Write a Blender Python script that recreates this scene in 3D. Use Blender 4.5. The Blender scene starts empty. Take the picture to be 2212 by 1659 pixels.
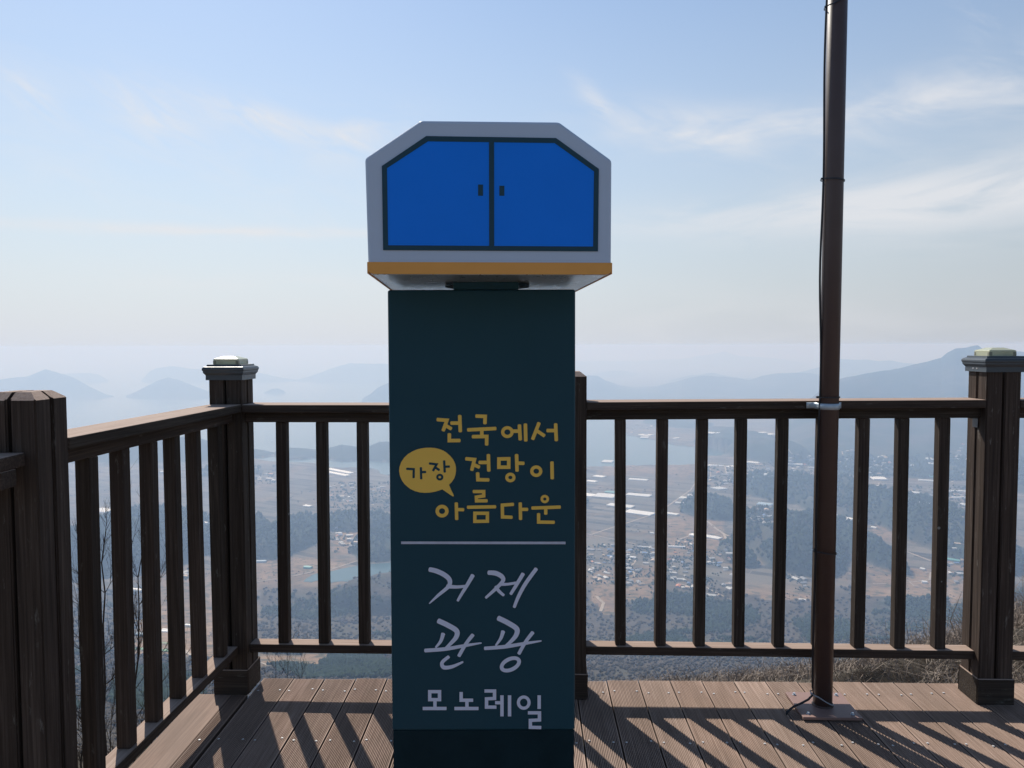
import bpy, bmesh, math, random
import numpy as np
from mathutils import Matrix, Vector, noise as mnoise
R = math.radians
random.seed(7)
rng = np.random.default_rng(11)
scene = bpy.context.scene
COL = scene.collection

# ------------------------------------------------------------------ camera
FPX = 1660.0                       # focal length for a 2212 x 1659 frame
PITCH, ROLL = math.atan(83.0/1660.0), 0.003
CAMZ = 1.5
Rm = Matrix.Rotation(math.pi/2 - PITCH, 3, 'X') @ Matrix.Rotation(-ROLL, 3, 'Z')
cam_d = bpy.data.cameras.new('camera'); cam = bpy.data.objects.new('camera', cam_d); COL.objects.link(cam)
cam.matrix_world = Matrix.Translation((0, 0, CAMZ)) @ Rm.to_4x4()
cam_d.sensor_width = 36; cam_d.lens = FPX/2212*36
cam_d.clip_start = 0.05; cam_d.clip_end = 300000
scene.camera = cam

# ------------------------------------------------------------------ light
SUN_EL, SUN_AZ = R(44.0), R(-24.8)     # azimuth from +Y, positive towards +X
sun_dir = Vector((math.sin(SUN_AZ)*math.cos(SUN_EL), math.cos(SUN_AZ)*math.cos(SUN_EL), math.sin(SUN_EL)))
sd = bpy.data.lights.new('sun', 'SUN'); sun = bpy.data.objects.new('sun', sd); COL.objects.link(sun)
sd.energy = 5.0; sd.angle = R(0.55); sd.color = (1.0, 0.94, 0.85)
sun.rotation_euler = sun_dir.to_track_quat('Z', 'Y').to_euler()
scene.view_settings.view_transform = 'Standard'; scene.view_settings.look = 'None'
scene.view_settings.exposure = 0.0; scene.view_settings.gamma = 1.0
scene.cycles.volume_bounces = 2
scene.cycles.max_bounces = 8

W = bpy.data.worlds.new('World'); scene.world = W; W.use_nodes = True
nt = W.node_tree; nt.nodes.clear()
N = nt.nodes.new; L = nt.links.new
def wmath(op, a, b=None, clamp=False):
    n = N('ShaderNodeMath'); n.operation = op; n.use_clamp = clamp
    for i, v in enumerate((a, b)):
        if v is None: continue
        if isinstance(v, (int, float)): n.inputs[i].default_value = v
        else: L(v, n.inputs[i])
    return n.outputs[0]
sky = N('ShaderNodeTexSky'); sky.sky_type = 'NISHITA'; sky.sun_disc = False
sky.sun_elevation = SUN_EL; sky.sun_rotation = SUN_AZ
sky.altitude = 500; sky.air_density = 1.5; sky.dust_density = 0.5; sky.ozone_density = 2.5
tc = N('ShaderNodeTexCoord'); sep = N('ShaderNodeSeparateXYZ'); L(tc.outputs['Generated'], sep.inputs[0])
az = wmath('ARCTAN2', sep.outputs[0], sep.outputs[1]); el = wmath('ARCSINE', sep.outputs[2])
cmb = N('ShaderNodeCombineXYZ'); L(az, cmb.inputs[0]); L(el, cmb.inputs[1])
# milky haze low in the sky
hz = wmath('POWER', wmath('SUBTRACT', 1.0, wmath('DIVIDE', wmath('ABSOLUTE', el), 0.62), True), 1.35)
mixh = N('ShaderNodeMixRGB'); L(wmath('MULTIPLY', hz, 0.95), mixh.inputs[0]); tint = N('ShaderNodeMixRGB'); tint.blend_type = 'MULTIPLY'; tint.inputs[0].default_value = 1; tint.inputs[2].default_value = (.98, 1.04, 1.14, 1)
L(sky.outputs[0], tint.inputs[1]); L(tint.outputs[0], mixh.inputs[1])
# the haze is brightest on the sun's side
sunside = wmath('MULTIPLY', wmath('ADD', wmath('COSINE', wmath('SUBTRACT', az, SUN_AZ)), 1.0), 0.5)
hf = wmath('ADD', wmath('MULTIPLY', wmath('POWER', sunside, 1.5), .72), .28)
hcol = N('ShaderNodeMixRGB'); hcol.blend_type = 'MULTIPLY'; hcol.inputs[0].default_value = 1; hcol.inputs[1].default_value = (6.75, 7.3, 8.2, 1); L(hf, hcol.inputs[2])
L(hcol.outputs[0], mixh.inputs[2])
# cirrus
def streak(rot, sx, sy, seedv, detail=6, dist=0.6):
    m0 = N('ShaderNodeMapping'); m0.inputs['Rotation'].default_value = (0, 0, rot)
    mp = N('ShaderNodeMapping')
    mp.inputs['Scale'].default_value = (sx, sy, 1); mp.inputs['Location'].default_value = (seedv, seedv*.7, 0)
    L(cmb.outputs[0], m0.inputs[0]); L(m0.outputs[0], mp.inputs[0])
    n = N('ShaderNodeTexNoise'); n.inputs['Scale'].default_value = 1.0; n.inputs['Detail'].default_value = detail
    n.inputs['Roughness'].default_value = .58; n.inputs['Distortion'].default_value = dist
    L(mp.outputs[0], n.inputs['Vector']); return n.outputs[0]
n1 = streak(R(30), 11, 38, 3.1); n2 = streak(R(-2), 5, 20, 8.4, 5); n3 = streak(R(12), 8, 26, 5.2)
def blob(px, py, rx, ry, rot, nz, lo, hi, amp):
    a0 = math.atan((px-1106)/FPX); e0 = math.atan((746-py)/FPX)
    dx = wmath('SUBTRACT', az, a0); dy = wmath('SUBTRACT', el, e0)
    c, s = math.cos(rot), math.sin(rot)
    u = wmath('ADD', wmath('MULTIPLY', dx, c), wmath('MULTIPLY', dy, s))
    v = wmath('SUBTRACT', wmath('MULTIPLY', dy, c), wmath('MULTIPLY', dx, s))
    q = wmath('ADD', wmath('POWER', wmath('ABSOLUTE', wmath('DIVIDE', u, rx/FPX)), 2.0), wmath('POWER', wmath('ABSOLUTE', wmath('DIVIDE', v, ry/FPX)), 2.0))
    g = wmath('EXPONENT', wmath('MULTIPLY', q, -1.0))
    mr = N('ShaderNodeMapRange'); mr.interpolation_type = 'SMOOTHSTEP'
    mr.inputs['From Min'].default_value = lo; mr.inputs['From Max'].default_value = hi; L(nz, mr.inputs['Value'])
    return wmath('MULTIPLY', wmath('MULTIPLY', g, mr.outputs[0]), amp)
bl = [blob(350, 300, 85, 42, R(-28), n1, .30, .64, .95), blob(580, 288, 120, 28, R(-12), n1, .30, .64, .95),
      blob(790, 305, 90, 40, R(15), n3, .32, .64, .95), blob(90, 290, 60, 26, R(-35), n1, .34, .68, .7),
      blob(1290, 240, 80, 20, R(-50), n1, .34, .70, .6), blob(1480, 300, 190, 42, R(-10), n3, .30, .68, .85),
      blob(1700, 300, 260, 40, R(3), n2, .34, .70, .7), blob(2080, 290, 260, 62, R(6), n3, .32, .70, .75),
      blob(1750, 480, 420, 45, R(2), n2, .28, .62, .75), blob(2150, 470, 300, 75, R(5), n2, .22, .6, .8),
      blob(500, 516, 420, 12, R(1), n2, .28, .58, 1.0), blob(680, 470, 90, 20, R(-20), n1, .4, .72, .3),
      blob(2130, 130, 60, 55, R(60), n1, .42, .75, .4), blob(600, 620, 520, 26, 0, n2, .34, .66, .35),
      blob(1550, 700, 600, 60, 0, n2, .3, .66, .3), blob(350, 400, 520, 170, R(-6), n3, .34, .8, .35)]
cl = bl[0]
for b in bl[1:]: cl = wmath('ADD', cl, b)
cl = wmath('MULTIPLY', wmath('MINIMUM', cl, 1.0), 0.78)
mixc = N('ShaderNodeMixRGB'); L(cl, mixc.inputs[0]); L(mixh.outputs[0], mixc.inputs[1]); mixc.inputs[2].default_value = (8.0, 8.05, 8.3, 1)
bg = N('ShaderNodeBackground'); bg.inputs[1].default_value = 0.10; # added gradient: dims overhead sky, lifts it opposite the sun, to set fill
ov = N('ShaderNodeMapRange'); ov.interpolation_type = 'SMOOTHSTEP'; ov.inputs['From Min'].default_value = .42; ov.inputs['From Max'].default_value = 1.1; ov.inputs['To Min'].default_value = 1.0; ov.inputs['To Max'].default_value = .72; L(el, ov.inputs['Value'])
aw = N('ShaderNodeMapRange'); aw.interpolation_type = 'SMOOTHSTEP'; aw.inputs['From Min'].default_value = .2; aw.inputs['From Max'].default_value = .7; aw.inputs['To Min'].default_value = 1.05; aw.inputs['To Max'].default_value = 1.0; L(sunside, aw.inputs['Value'])
dm = N('ShaderNodeMixRGB'); dm.blend_type = 'MULTIPLY'; dm.inputs[0].default_value = 1; L(mixc.outputs[0], dm.inputs[1]); L(wmath('MULTIPLY', ov.outputs[0], aw.outputs[0]), dm.inputs[2])
L(dm.outputs[0], bg.inputs[0])
wo = N('ShaderNodeOutputWorld'); L(bg.outputs[0], wo.inputs[0])

# ------------------------------------------------------------------ helpers
def ray(x, y):
    """world direction seen at photo position x, y (2212 x 1659 frame); used to measure real positions"""
    return Rm @ Vector(((x-1106.0)/FPX, -(y-829.5)/FPX, -1.0))
def at(x, y, Y):
    d = ray(x, y); return Vector((0, 0, CAMZ)) + d*(Y/d.y)
def on_z(x, y, z):
    d = ray(x, y); return Vector((0, 0, CAMZ)) + d*((z-CAMZ)/d.z)
def on_plane(x, y, p, n):
    d = ray(x, y); o = Vector((0, 0, CAMZ)); return o + d*((p-o).dot(n)/d.dot(n))

def tag(o, label=None, cat=None, group=None, kind=None):
    if label: o['label'] = label
    if cat: o['category'] = cat
    if group: o['group'] = group
    if kind: o['kind'] = kind
    return o
WM = {}
def link(name, me, mat=None, parent=None, M=None):
    """M is the world matrix of the new object"""
    o = bpy.data.objects.new(name, me); COL.objects.link(o)
    if mat and not me.materials: me.materials.append(mat)
    M = M if M is not None else Matrix.Identity(4)
    WM[o.name] = M
    if parent is not None:
        o.parent = parent; o.matrix_local = WM[parent.name].inverted() @ M
    else: o.matrix_world = M
    return o
def empty(name, loc, label, cat, group=None):
    o = bpy.data.objects.new(name, None); COL.objects.link(o); o.location = loc
    o.empty_display_size = .2
    WM[o.name] = Matrix.Translation(Vector(loc)); return tag(o, label, cat, group)
def mesh(name, vs, fs, smooth=False):
    me = bpy.data.meshes.new(name); me.from_pydata([tuple(v) for v in vs], [], [tuple(f) for f in fs]); me.update()
    if smooth: me.polygons.foreach_set('use_smooth', [True]*len(me.polygons))
    return me
def fast_mesh(name, V, F, smooth=False):
    me = bpy.data.meshes.new(name); nv, nf = len(V), len(F); k = F.shape[1]
    me.vertices.add(nv); me.vertices.foreach_set('co', np.asarray(V, np.float32).ravel())
    me.loops.add(nf*k); me.loops.foreach_set('vertex_index', np.asarray(F, np.int32).ravel())
    me.polygons.add(nf); me.polygons.foreach_set('loop_start', np.arange(0, nf*k, k, dtype=np.int32))
    me.polygons.foreach_set('loop_total', np.full(nf, k, np.int32))
    if smooth: me.polygons.foreach_set('use_smooth', np.ones(nf, bool))
    me.update(calc_edges=True); return me
def bm_mesh(name, bm, smooth=False):
    me = bpy.data.meshes.new(name); bm.normal_update(); bm.to_mesh(me); bm.free()
    if smooth:
        me.polygons.foreach_set('use_smooth', [True]*len(me.polygons))
    return me
def box_bm(sx, sy, sz, bev=.003, seg=2, bm=None, off=(0, 0, 0)):
    b = bmesh.new(); bmesh.ops.create_cube(b, size=1)
    for v in b.verts: v.co = Vector((v.co.x*sx+off[0], v.co.y*sy+off[1], v.co.z*sz+off[2]))
    if bev: bmesh.ops.bevel(b, geom=b.edges[:], offset=bev, segments=seg, affect='EDGES', profile=.5)
    if bm is None: return b
    tmp = bpy.data.meshes.new('tmp'); b.to_mesh(tmp); b.free(); bm.from_mesh(tmp); bpy.data.meshes.remove(tmp); return bm
def frame_between(a, b, up=Vector((0, 0, 1))):
    """matrix with local X from a to b, origin in the middle"""
    x = (b-a).normalized(); y = up.cross(x)
    if y.length < 1e-4: y = Vector((0, 1, 0))
    y.normalize(); z = x.cross(y)
    M = Matrix((x, y, z)).transposed().to_4x4(); M.translation = (a+b)/2; return M
def beam(name, a, b, w, h, mat, parent, bev=.004, warp=0.0):
    a, b = Vector(a), Vector(b); ln = (b-a).length
    bm = box_bm(ln, w, h, bev)
    return link(name, bm_mesh(name, bm), mat, parent, frame_between(a, b))
def vbeam(name, x, y, z0, z1, w, d, rot, mat, parent, bev=.004, lean=(0, 0)):
    bm = box_bm(z1-z0, w, d, bev)
    a = Vector((x, y, z0)); b = Vector((x+lean[0], y+lean[1], z1))
    X = (b-a).normalized(); Y = Vector((math.cos(rot), math.sin(rot), 0)); Z = X.cross(Y).normalized(); Y = Z.cross(X)
    M = Matrix((X, Y, Z)).transposed().to_4x4(); M.translation = (a+b)/2
    return link(name, bm_mesh(name, bm), mat, parent, M)
def cyl_bm(r0, r1, z0, z1, n=24, cap=True, bm=None, c=(0, 0)):
    bm = bm or bmesh.new()
    A = [bm.verts.new((c[0]+r0*math.cos(2*math.pi*i/n), c[1]+r0*math.sin(2*math.pi*i/n), z0)) for i in range(n)]
    B = [bm.verts.new((c[0]+r1*math.cos(2*math.pi*i/n), c[1]+r1*math.sin(2*math.pi*i/n), z1)) for i in range(n)]
    for i in range(n): bm.faces.new((A[i], A[(i+1) % n], B[(i+1) % n], B[i]))
    if cap: bm.faces.new(B); bm.faces.new(A[::-1])
    return bm
def tube(pts, r, n=8, taper=1.0):
    vs, fs = [], []; pts = [Vector(p) for p in pts]; m = len(pts); ref = Vector((0, 0, 1))
    for i, p in enumerate(pts):
        t = (pts[min(i+1, m-1)]-pts[max(i-1, 0)]).normalized()
        a = t.cross(ref if abs(t.z) < .95 else Vector((0, 1, 0))).normalized(); b = t.cross(a)
        rr = r*(1+(taper-1)*i/max(1, m-1))
        for k in range(n):
            an = 2*math.pi*k/n; vs.append(p+a*math.cos(an)*rr+b*math.sin(an)*rr)
    for i in range(m-1):
        for k in range(n):
            fs.append((i*n+k, i*n+(k+1) % n, (i+1)*n+(k+1) % n, (i+1)*n+k))
    fs.append(tuple(range(n))[::-1]); fs.append(tuple((m-1)*n+k for k in range(n)))
    return vs, fs

# ------------------------------------------------------------------ materials
class G:
    def __init__(s, name):
        s.m = bpy.data.materials.new(name); s.m.use_nodes = True; s.t = s.m.node_tree
        s.b = s.t.nodes['Principled BSDF']; s.tcn = s.t.nodes.new('ShaderNodeTexCoord')
    def n(s, k): return s.t.nodes.new(k)
    def l(s, a, b): s.t.links.new(a, b)
    def noise(s, scale, detail=4, vec=None, sc=(1, 1, 1), src='Object', rough=.55, loc=(0, 0, 0), dist=0):
        mp = s.n('ShaderNodeMapping'); mp.inputs['Scale'].default_value = sc; mp.inputs['Location'].default_value = loc
        s.l(vec or s.tcn.outputs[src], mp.inputs[0]); n = s.n('ShaderNodeTexNoise')
        n.inputs['Scale'].default_value = scale; n.inputs['Detail'].default_value = detail
        n.inputs['Roughness'].default_value = rough; n.inputs['Distortion'].default_value = dist
        s.l(mp.outputs[0], n.inputs['Vector']); return n.outputs[0]
    def ramp(s, v, stops):
        r = s.n('ShaderNodeValToRGB'); e = r.color_ramp.elements
        while len(e) < len(stops): e.new(.5)
        for i, (p, c) in enumerate(stops): e[i].position = p; e[i].color = (*c, 1) if len(c) == 3 else c
        s.l(v, r.inputs[0]); return r.outputs[0]
    def mix(s, f, a, b, mode='MIX'):
        n = s.n('ShaderNodeMixRGB'); n.blend_type = mode
        for i, v in enumerate((f, a, b)):
            if isinstance(v, (int, float)): n.inputs[i].default_value = v
            elif isinstance(v, tuple): n.inputs[i].default_value = (*v, 1)
            else: s.l(v, n.inputs[i])
        return n.outputs[0]
    def math(s, op, a, b=None, clamp=False):
        n = s.n('ShaderNodeMath'); n.operation = op; n.use_clamp = clamp
        for i, v in enumerate((a, b)):
            if v is None: continue
            if isinstance(v, (int, float)): n.inputs[i].default_value = v
            else: s.l(v, n.inputs[i])
        return n.outputs[0]
    def bump(s, v, st, dist=.002):
        b = s.n('ShaderNodeBump'); b.inputs['Strength'].default_value = st; b.inputs['Distance'].default_value = dist
        s.l(v, b.inputs['Height']); s.l(b.outputs[0], s.b.inputs['Normal'])
    def set(s, col=None, rough=None, metal=None, **k):
        if col is not None:
            if isinstance(col, tuple): s.b.inputs['Base Color'].default_value = (*col, 1)
            else: s.l(col, s.b.inputs['Base Color'])
        if rough is not None:
            if isinstance(rough, (int, float)): s.b.inputs['Roughness'].default_value = rough
            else: s.l(rough, s.b.inputs['Roughness'])
        if metal is not None: s.b.inputs['Metallic'].default_value = metal
        for a, v in k.items(): s.b.inputs[a.replace('_', ' ')].default_value = v
        return s.m
def wood(name, c_lo, c_mid, c_hi, lichen=.25, rough=.8):
    g = G(name)
    oi = g.n('ShaderNodeObjectInfo')
    va = g.n('ShaderNodeVectorMath'); va.operation = 'ADD'; cm = g.n('ShaderNodeCombineXYZ')
    g.l(g.math('MULTIPLY', oi.outputs['Random'], 37.0), cm.inputs[0]); g.l(g.math('MULTIPLY', oi.outputs['Random'], 11.0), cm.inputs[1])
    g.l(g.tcn.outputs['Object'], va.inputs[0]); g.l(cm.outputs[0], va.inputs[1]); v = va.outputs[0]
    grain = g.noise(1, 6, v, (3.0, 150, 150), rough=.65, dist=.4)
    big = g.noise(1, 4, v, (1.6, 14, 14))
    c = g.ramp(grain, [(.25, c_lo), (.5, c_mid), (.78, c_hi)])
    c = g.mix(g.math('MULTIPLY', g.ramp(big, [(.35, (0, 0, 0)), (.7, (1, 1, 1))]), .55), c, tuple(x*.45 for x in c_mid))
    pale = g.ramp(g.noise(1, 8, v, (9, 42, 42), rough=.75), [(.60, (0, 0, 0)), (.78, (1, 1, 1))])
    c = g.mix(g.math('MULTIPLY', pale, lichen), c, (.42, .40, .36))
    c = g.mix(g.math('MULTIPLY', oi.outputs['Random'], .6), c, g.mix(1.0, c, (.55, .66, .66), 'MULTIPLY'))
    vo = g.n('ShaderNodeTexVoronoi'); vo.inputs['Scale'].default_value = 9.0; g.l(v, vo.inputs['Vector'])
    sv = g.n('ShaderNodeSeparateColor'); g.l(vo.outputs['Color'], sv.inputs[0])
    spot = g.math('MULTIPLY', g.math('LESS_THAN', vo.outputs['Distance'], .055), g.math('GREATER_THAN', sv.outputs[0], .80))
    c = g.mix(g.math('MULTIPLY', spot, .55), c, (.45, .45, .42))
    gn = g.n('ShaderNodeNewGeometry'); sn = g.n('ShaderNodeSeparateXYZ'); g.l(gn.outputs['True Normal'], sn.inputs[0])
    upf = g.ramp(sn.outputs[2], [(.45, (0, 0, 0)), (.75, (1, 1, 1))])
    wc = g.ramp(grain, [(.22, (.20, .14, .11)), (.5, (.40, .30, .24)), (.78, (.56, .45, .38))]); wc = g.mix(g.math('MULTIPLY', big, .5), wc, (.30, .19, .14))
    c = g.mix(upf, c, wc)  # up-facing faces: paler wear, plus sunlit brightness painted into the colour
    g.bump(grain, .55, .003); g.set(c, rough); g.b.inputs['Specular IOR Level'].default_value = .15; return g.m
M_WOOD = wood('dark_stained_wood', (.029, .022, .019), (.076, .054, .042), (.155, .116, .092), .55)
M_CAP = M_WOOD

def paint(name, col, rough=.4, var=.12, scale=6, bump=.05, speck=0.0, speck_col=(.3, .3, .3)):
    g = G(name); n = g.noise(scale, 5)
    c = g.mix(g.math('MULTIPLY', g.ramp(n, [(.35, (0, 0, 0)), (.7, (1, 1, 1))]), var*2), col, tuple(x*.7 for x in col))
    if speck:
        sp = g.ramp(g.noise(70, 9, rough=.8), [(.66, (0, 0, 0)), (.74, (1, 1, 1))]); c = g.mix(g.math('MULTIPLY', sp, speck), c, speck_col)
    rr = g.math('ADD', g.math('MULTIPLY', g.noise(scale*4, 5), .2), rough-.1)
    g.bump(g.noise(180, 2), bump, .0006); return g.set(c, rr)
M_TEAL = paint('navy_teal_paint', (.013, .060, .084), .5, .10, 3.0, .08, .03)
M_PLINTH = paint('scuffed_black_plinth', (.010, .028, .036), .6, .4, 10, .5, .35, (.06, .055, .055))
M_WHITE = paint('white_enamel', (.54, .64, .78), .4, .06, 5, .05, .02)
M_AMBER = paint('amber_enamel', (.88, .40, .075), .42, .1, 8, .05, .10, (.12, .05, .02))
M_BLUE = paint('blue_window_film', (.0, .235, 1.0), .42, .08, 5, .02)
M_NAVY = paint('dark_window_frame', (.018, .066, .098), .42, .1, 8, .05)
M_YEL = paint('yellow_lettering', (.95, .60, .11), .5, .05, 8, .03)
M_LET = paint('pale_lettering', (.70, .74, .88), .5, .05, 8, .03)
M_LINE = paint('pale_rule', (.58, .61, .72), .5, .3, 30, .03)
M_STEEL = paint('brushed_underside', (.55, .60, .62), .30, .15, 9, .1); M_STEEL.node_tree.nodes['Principled BSDF'].inputs['Metallic'].default_value = .75
M_CAPM = paint('grey_painted_post_cap', (.060, .072, .082), .33, .15, 20, .1, .1); 
M_POLE = paint('brown_pole_paint', (.085, .054, .046), .45, .15, 9, .15, .04)
M_PLATE = paint('brown_plate_paint', (.30, .185, .155), .5, .12, 20, .15, .05)
M_ZINC = paint('galvanised_steel', (.52, .60, .66), .34, .2, 40, .1); M_ZINC.node_tree.nodes['Principled BSDF'].inputs['Metallic'].default_value = .25
M_CABLE = paint('black_cable', (.012, .012, .016), .45, .1, 20, .02)
M_TIE = paint('black_cable_tie', (.02, .022, .03), .35, .1, 20, .02)
M_PTIE = paint('pale_cable_tie', (.36, .40, .44), .4, .1, 20, .02)
g = G('cream_lamp_plastic'); g.set((.66, .66, .44), .25); g.b.inputs['Transmission Weight'].default_value = .25; g.b.inputs['Subsurface Weight'].default_value = .2; g.b.inputs['Subsurface Radius'].default_value = (.02, .02, .01); M_LAMP = g.m
g = G('smoky_solar_plate'); g.set((.25, .24, .16), .2); M_SOLAR = g.m
for m_, sp_v in ((M_TEAL, .22), (M_PLINTH, .08), (M_BLUE, .25), (M_NAVY, .25), (M_YEL, .25), (M_WHITE, .4)):
    m_.node_tree.nodes['Principled BSDF'].inputs['Specular IOR Level'].default_value = sp_v
M_SCREW = paint('steel_screw', (.62, .60, .58), .35, .1, 20, .02)
M_BARK = paint('bare_twig_bark', (.035, .024, .018), .85, .2, 20, .2)

# ------------------------------------------------------------------ deck
DROT = R(-1.25)                                   # planks run along +Y, turned a little to the right
dU = Vector((math.cos(DROT), math.sin(DROT), 0)); dV = Vector((-math.sin(DROT), math.cos(DROT), 0))
PW, GAP = .1411, .0055
def deck_mesh():
    V, F = [], []
    r = random.Random(3)
    x0 = -1.103*dU.x*1.0 - .02
    # plank left edges measured along dU from the origin
    base = (Vector((.42, 3.355, 0))).dot(dU)
    yf = 3.380                                     # far end of the planks
    for k in range(-13, 20):
        u0 = base + k*(PW) + GAP/2; u1 = u0 + PW - GAP
        v1 = yf + r.uniform(-.006, .006) - .002*k*.15; v0 = -1.2
        if k < -11: v1 = 3.22
        if k == -12: u0 += .066
        dz = r.uniform(-.0012, .0012)
        prof = []
        smooth = False
        n = 22
        if k == -12: u1 = u0+.0665
        if k == -13: u0 += .053; u1 = u0+.151; smooth = True
        if smooth: prof = [(0, -.003), (.004, 0), (.147, 0), (.151, -.003)]
        else:
            w = (PW-GAP)/n
            if k == -12: n = 10
            prof.append((0, -.003))
            for i in range(n):
                a = i*w
                if i in (0, n-1): prof += [(a+w*.2, 0), (a+w*.8, 0)]
                else: prof += [(a+w*.10, -.0042), (a+w*.26, -.0006), (a+w*.42, 0), (a+w*.58, 0), (a+w*.74, -.0006), (a+w*.90, -.0042)]
            prof.append((n*w, -.003))
        prof = [(0, -.026)] + prof + [(prof[-1][0], -.026)]
        b = len(V)
        for vv in (v0, v1):
            for (pu, pz) in prof:
                p = dU*(u0+pu) + dV*vv; V.append((p.x, p.y, pz+dz))
        m = len(prof)
        for i in range(m-1): F.append((b+i, b+i+1, b+m+i+1, b+m+i))
        F.append(tuple(b+m+i for i in range(m))); F.append(tuple(b+i for i in range(m))[::-1]); F.append((b, b+m, b+2*m-1, b+m-1))
    return mesh('deck', V, F)
g = G('deck_planks'); tcn = g.tcn.outputs['Object']
mp = g.n('ShaderNodeMapping'); mp.inputs['Rotation'].default_value = (0, 0, -DROT); g.l(tcn, mp.inputs[0]); dv = mp.outputs[0]
sp = g.n('ShaderNodeSeparateXYZ'); g.l(dv, sp.inputs[0])
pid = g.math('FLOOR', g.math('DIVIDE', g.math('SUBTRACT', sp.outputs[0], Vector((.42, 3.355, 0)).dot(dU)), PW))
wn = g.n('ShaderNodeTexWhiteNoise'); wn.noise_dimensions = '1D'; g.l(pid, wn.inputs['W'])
grain = g.noise(1, 6, dv, (120, 2.5, 30), rough=.65, dist=.3); blot = g.noise(1, 5, dv, (9, 3.0, 9)); fine = g.noise(1, 8, dv, (160, 60, 60), rough=.75)
c = g.ramp(grain, [(.25, (.22, .145, .11)), (.5, (.46, .325, .255)), (.78, (.66, .50, .41))])
c = g.mix(g.math('MULTIPLY', g.ramp(blot, [(.35, (0, 0, 0)), (.68, (1, 1, 1))]), .5), c, (.26, .18, .13))
c = g.mix(g.math('MULTIPLY', wn.outputs['Value'], .55), c, g.mix(1.0, c, (.62, .55, .50), 'MULTIPLY'))
c = g.mix(g.math('MULTIPLY', g.ramp(fine, [(.6, (0, 0, 0)), (.74, (1, 1, 1))]), .6), c, (.55, .48, .42))
sz = g.n('ShaderNodeSeparateXYZ'); g.l(tcn, sz.inputs[0])
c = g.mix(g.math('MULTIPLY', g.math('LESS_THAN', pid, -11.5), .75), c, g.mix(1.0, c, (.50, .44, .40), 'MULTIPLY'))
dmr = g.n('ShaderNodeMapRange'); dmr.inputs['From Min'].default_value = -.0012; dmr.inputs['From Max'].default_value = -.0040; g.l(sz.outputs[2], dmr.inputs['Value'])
c = g.mix(g.math('MULTIPLY', dmr.outputs[0], .85), c, (.045, .036, .032))  # dark dirt tone in grooves, also painted in for their missing shade
stn = g.ramp(g.noise(1, 6, dv, (3.2, 1.6, 3), rough=.6, loc=(4, 2, 0)), [(.45, (0, 0, 0)), (.62, (1, 1, 1))])
c = g.mix(g.math('MULTIPLY', stn, .35), c, (.17, .12, .09))
g.bump(grain, .5, .002); g.set(c, .78); g.b.inputs['Specular IOR Level'].default_value = .35; M_DK = g.m
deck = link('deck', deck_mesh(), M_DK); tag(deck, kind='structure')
# joists under the deck edge
bm = bmesh.new()
for vv in (3.26, 2.84, 2.2, 1.4, .6, -.3, -1.0): box_bm(4.1, .06, .12, .003, 1, bm, (.86, vv, -.0895))
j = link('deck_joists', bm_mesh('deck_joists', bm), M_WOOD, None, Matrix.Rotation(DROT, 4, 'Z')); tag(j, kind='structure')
bm = cyl_bm(.0048, .0042, 0, .0016, 10)
scr_me = bm_mesh('screw', bm)
base = Vector((.42, 3.355, 0)).dot(dU)
for k in range(-12, 13):
    for vv in (3.265, 2.842):
        if k < -11 and vv > 3.2: continue
        for uu in ((.022, .116) if k > -12 else (.09,)):
            p = dU*(base+k*PW+uu+random.uniform(-.005, .005)) + dV*(vv+random.uniform(-.012, .012))
            link('screw', scr_me, M_SCREW, deck, Matrix.Translation((p.x, p.y, .0012)))

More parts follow.
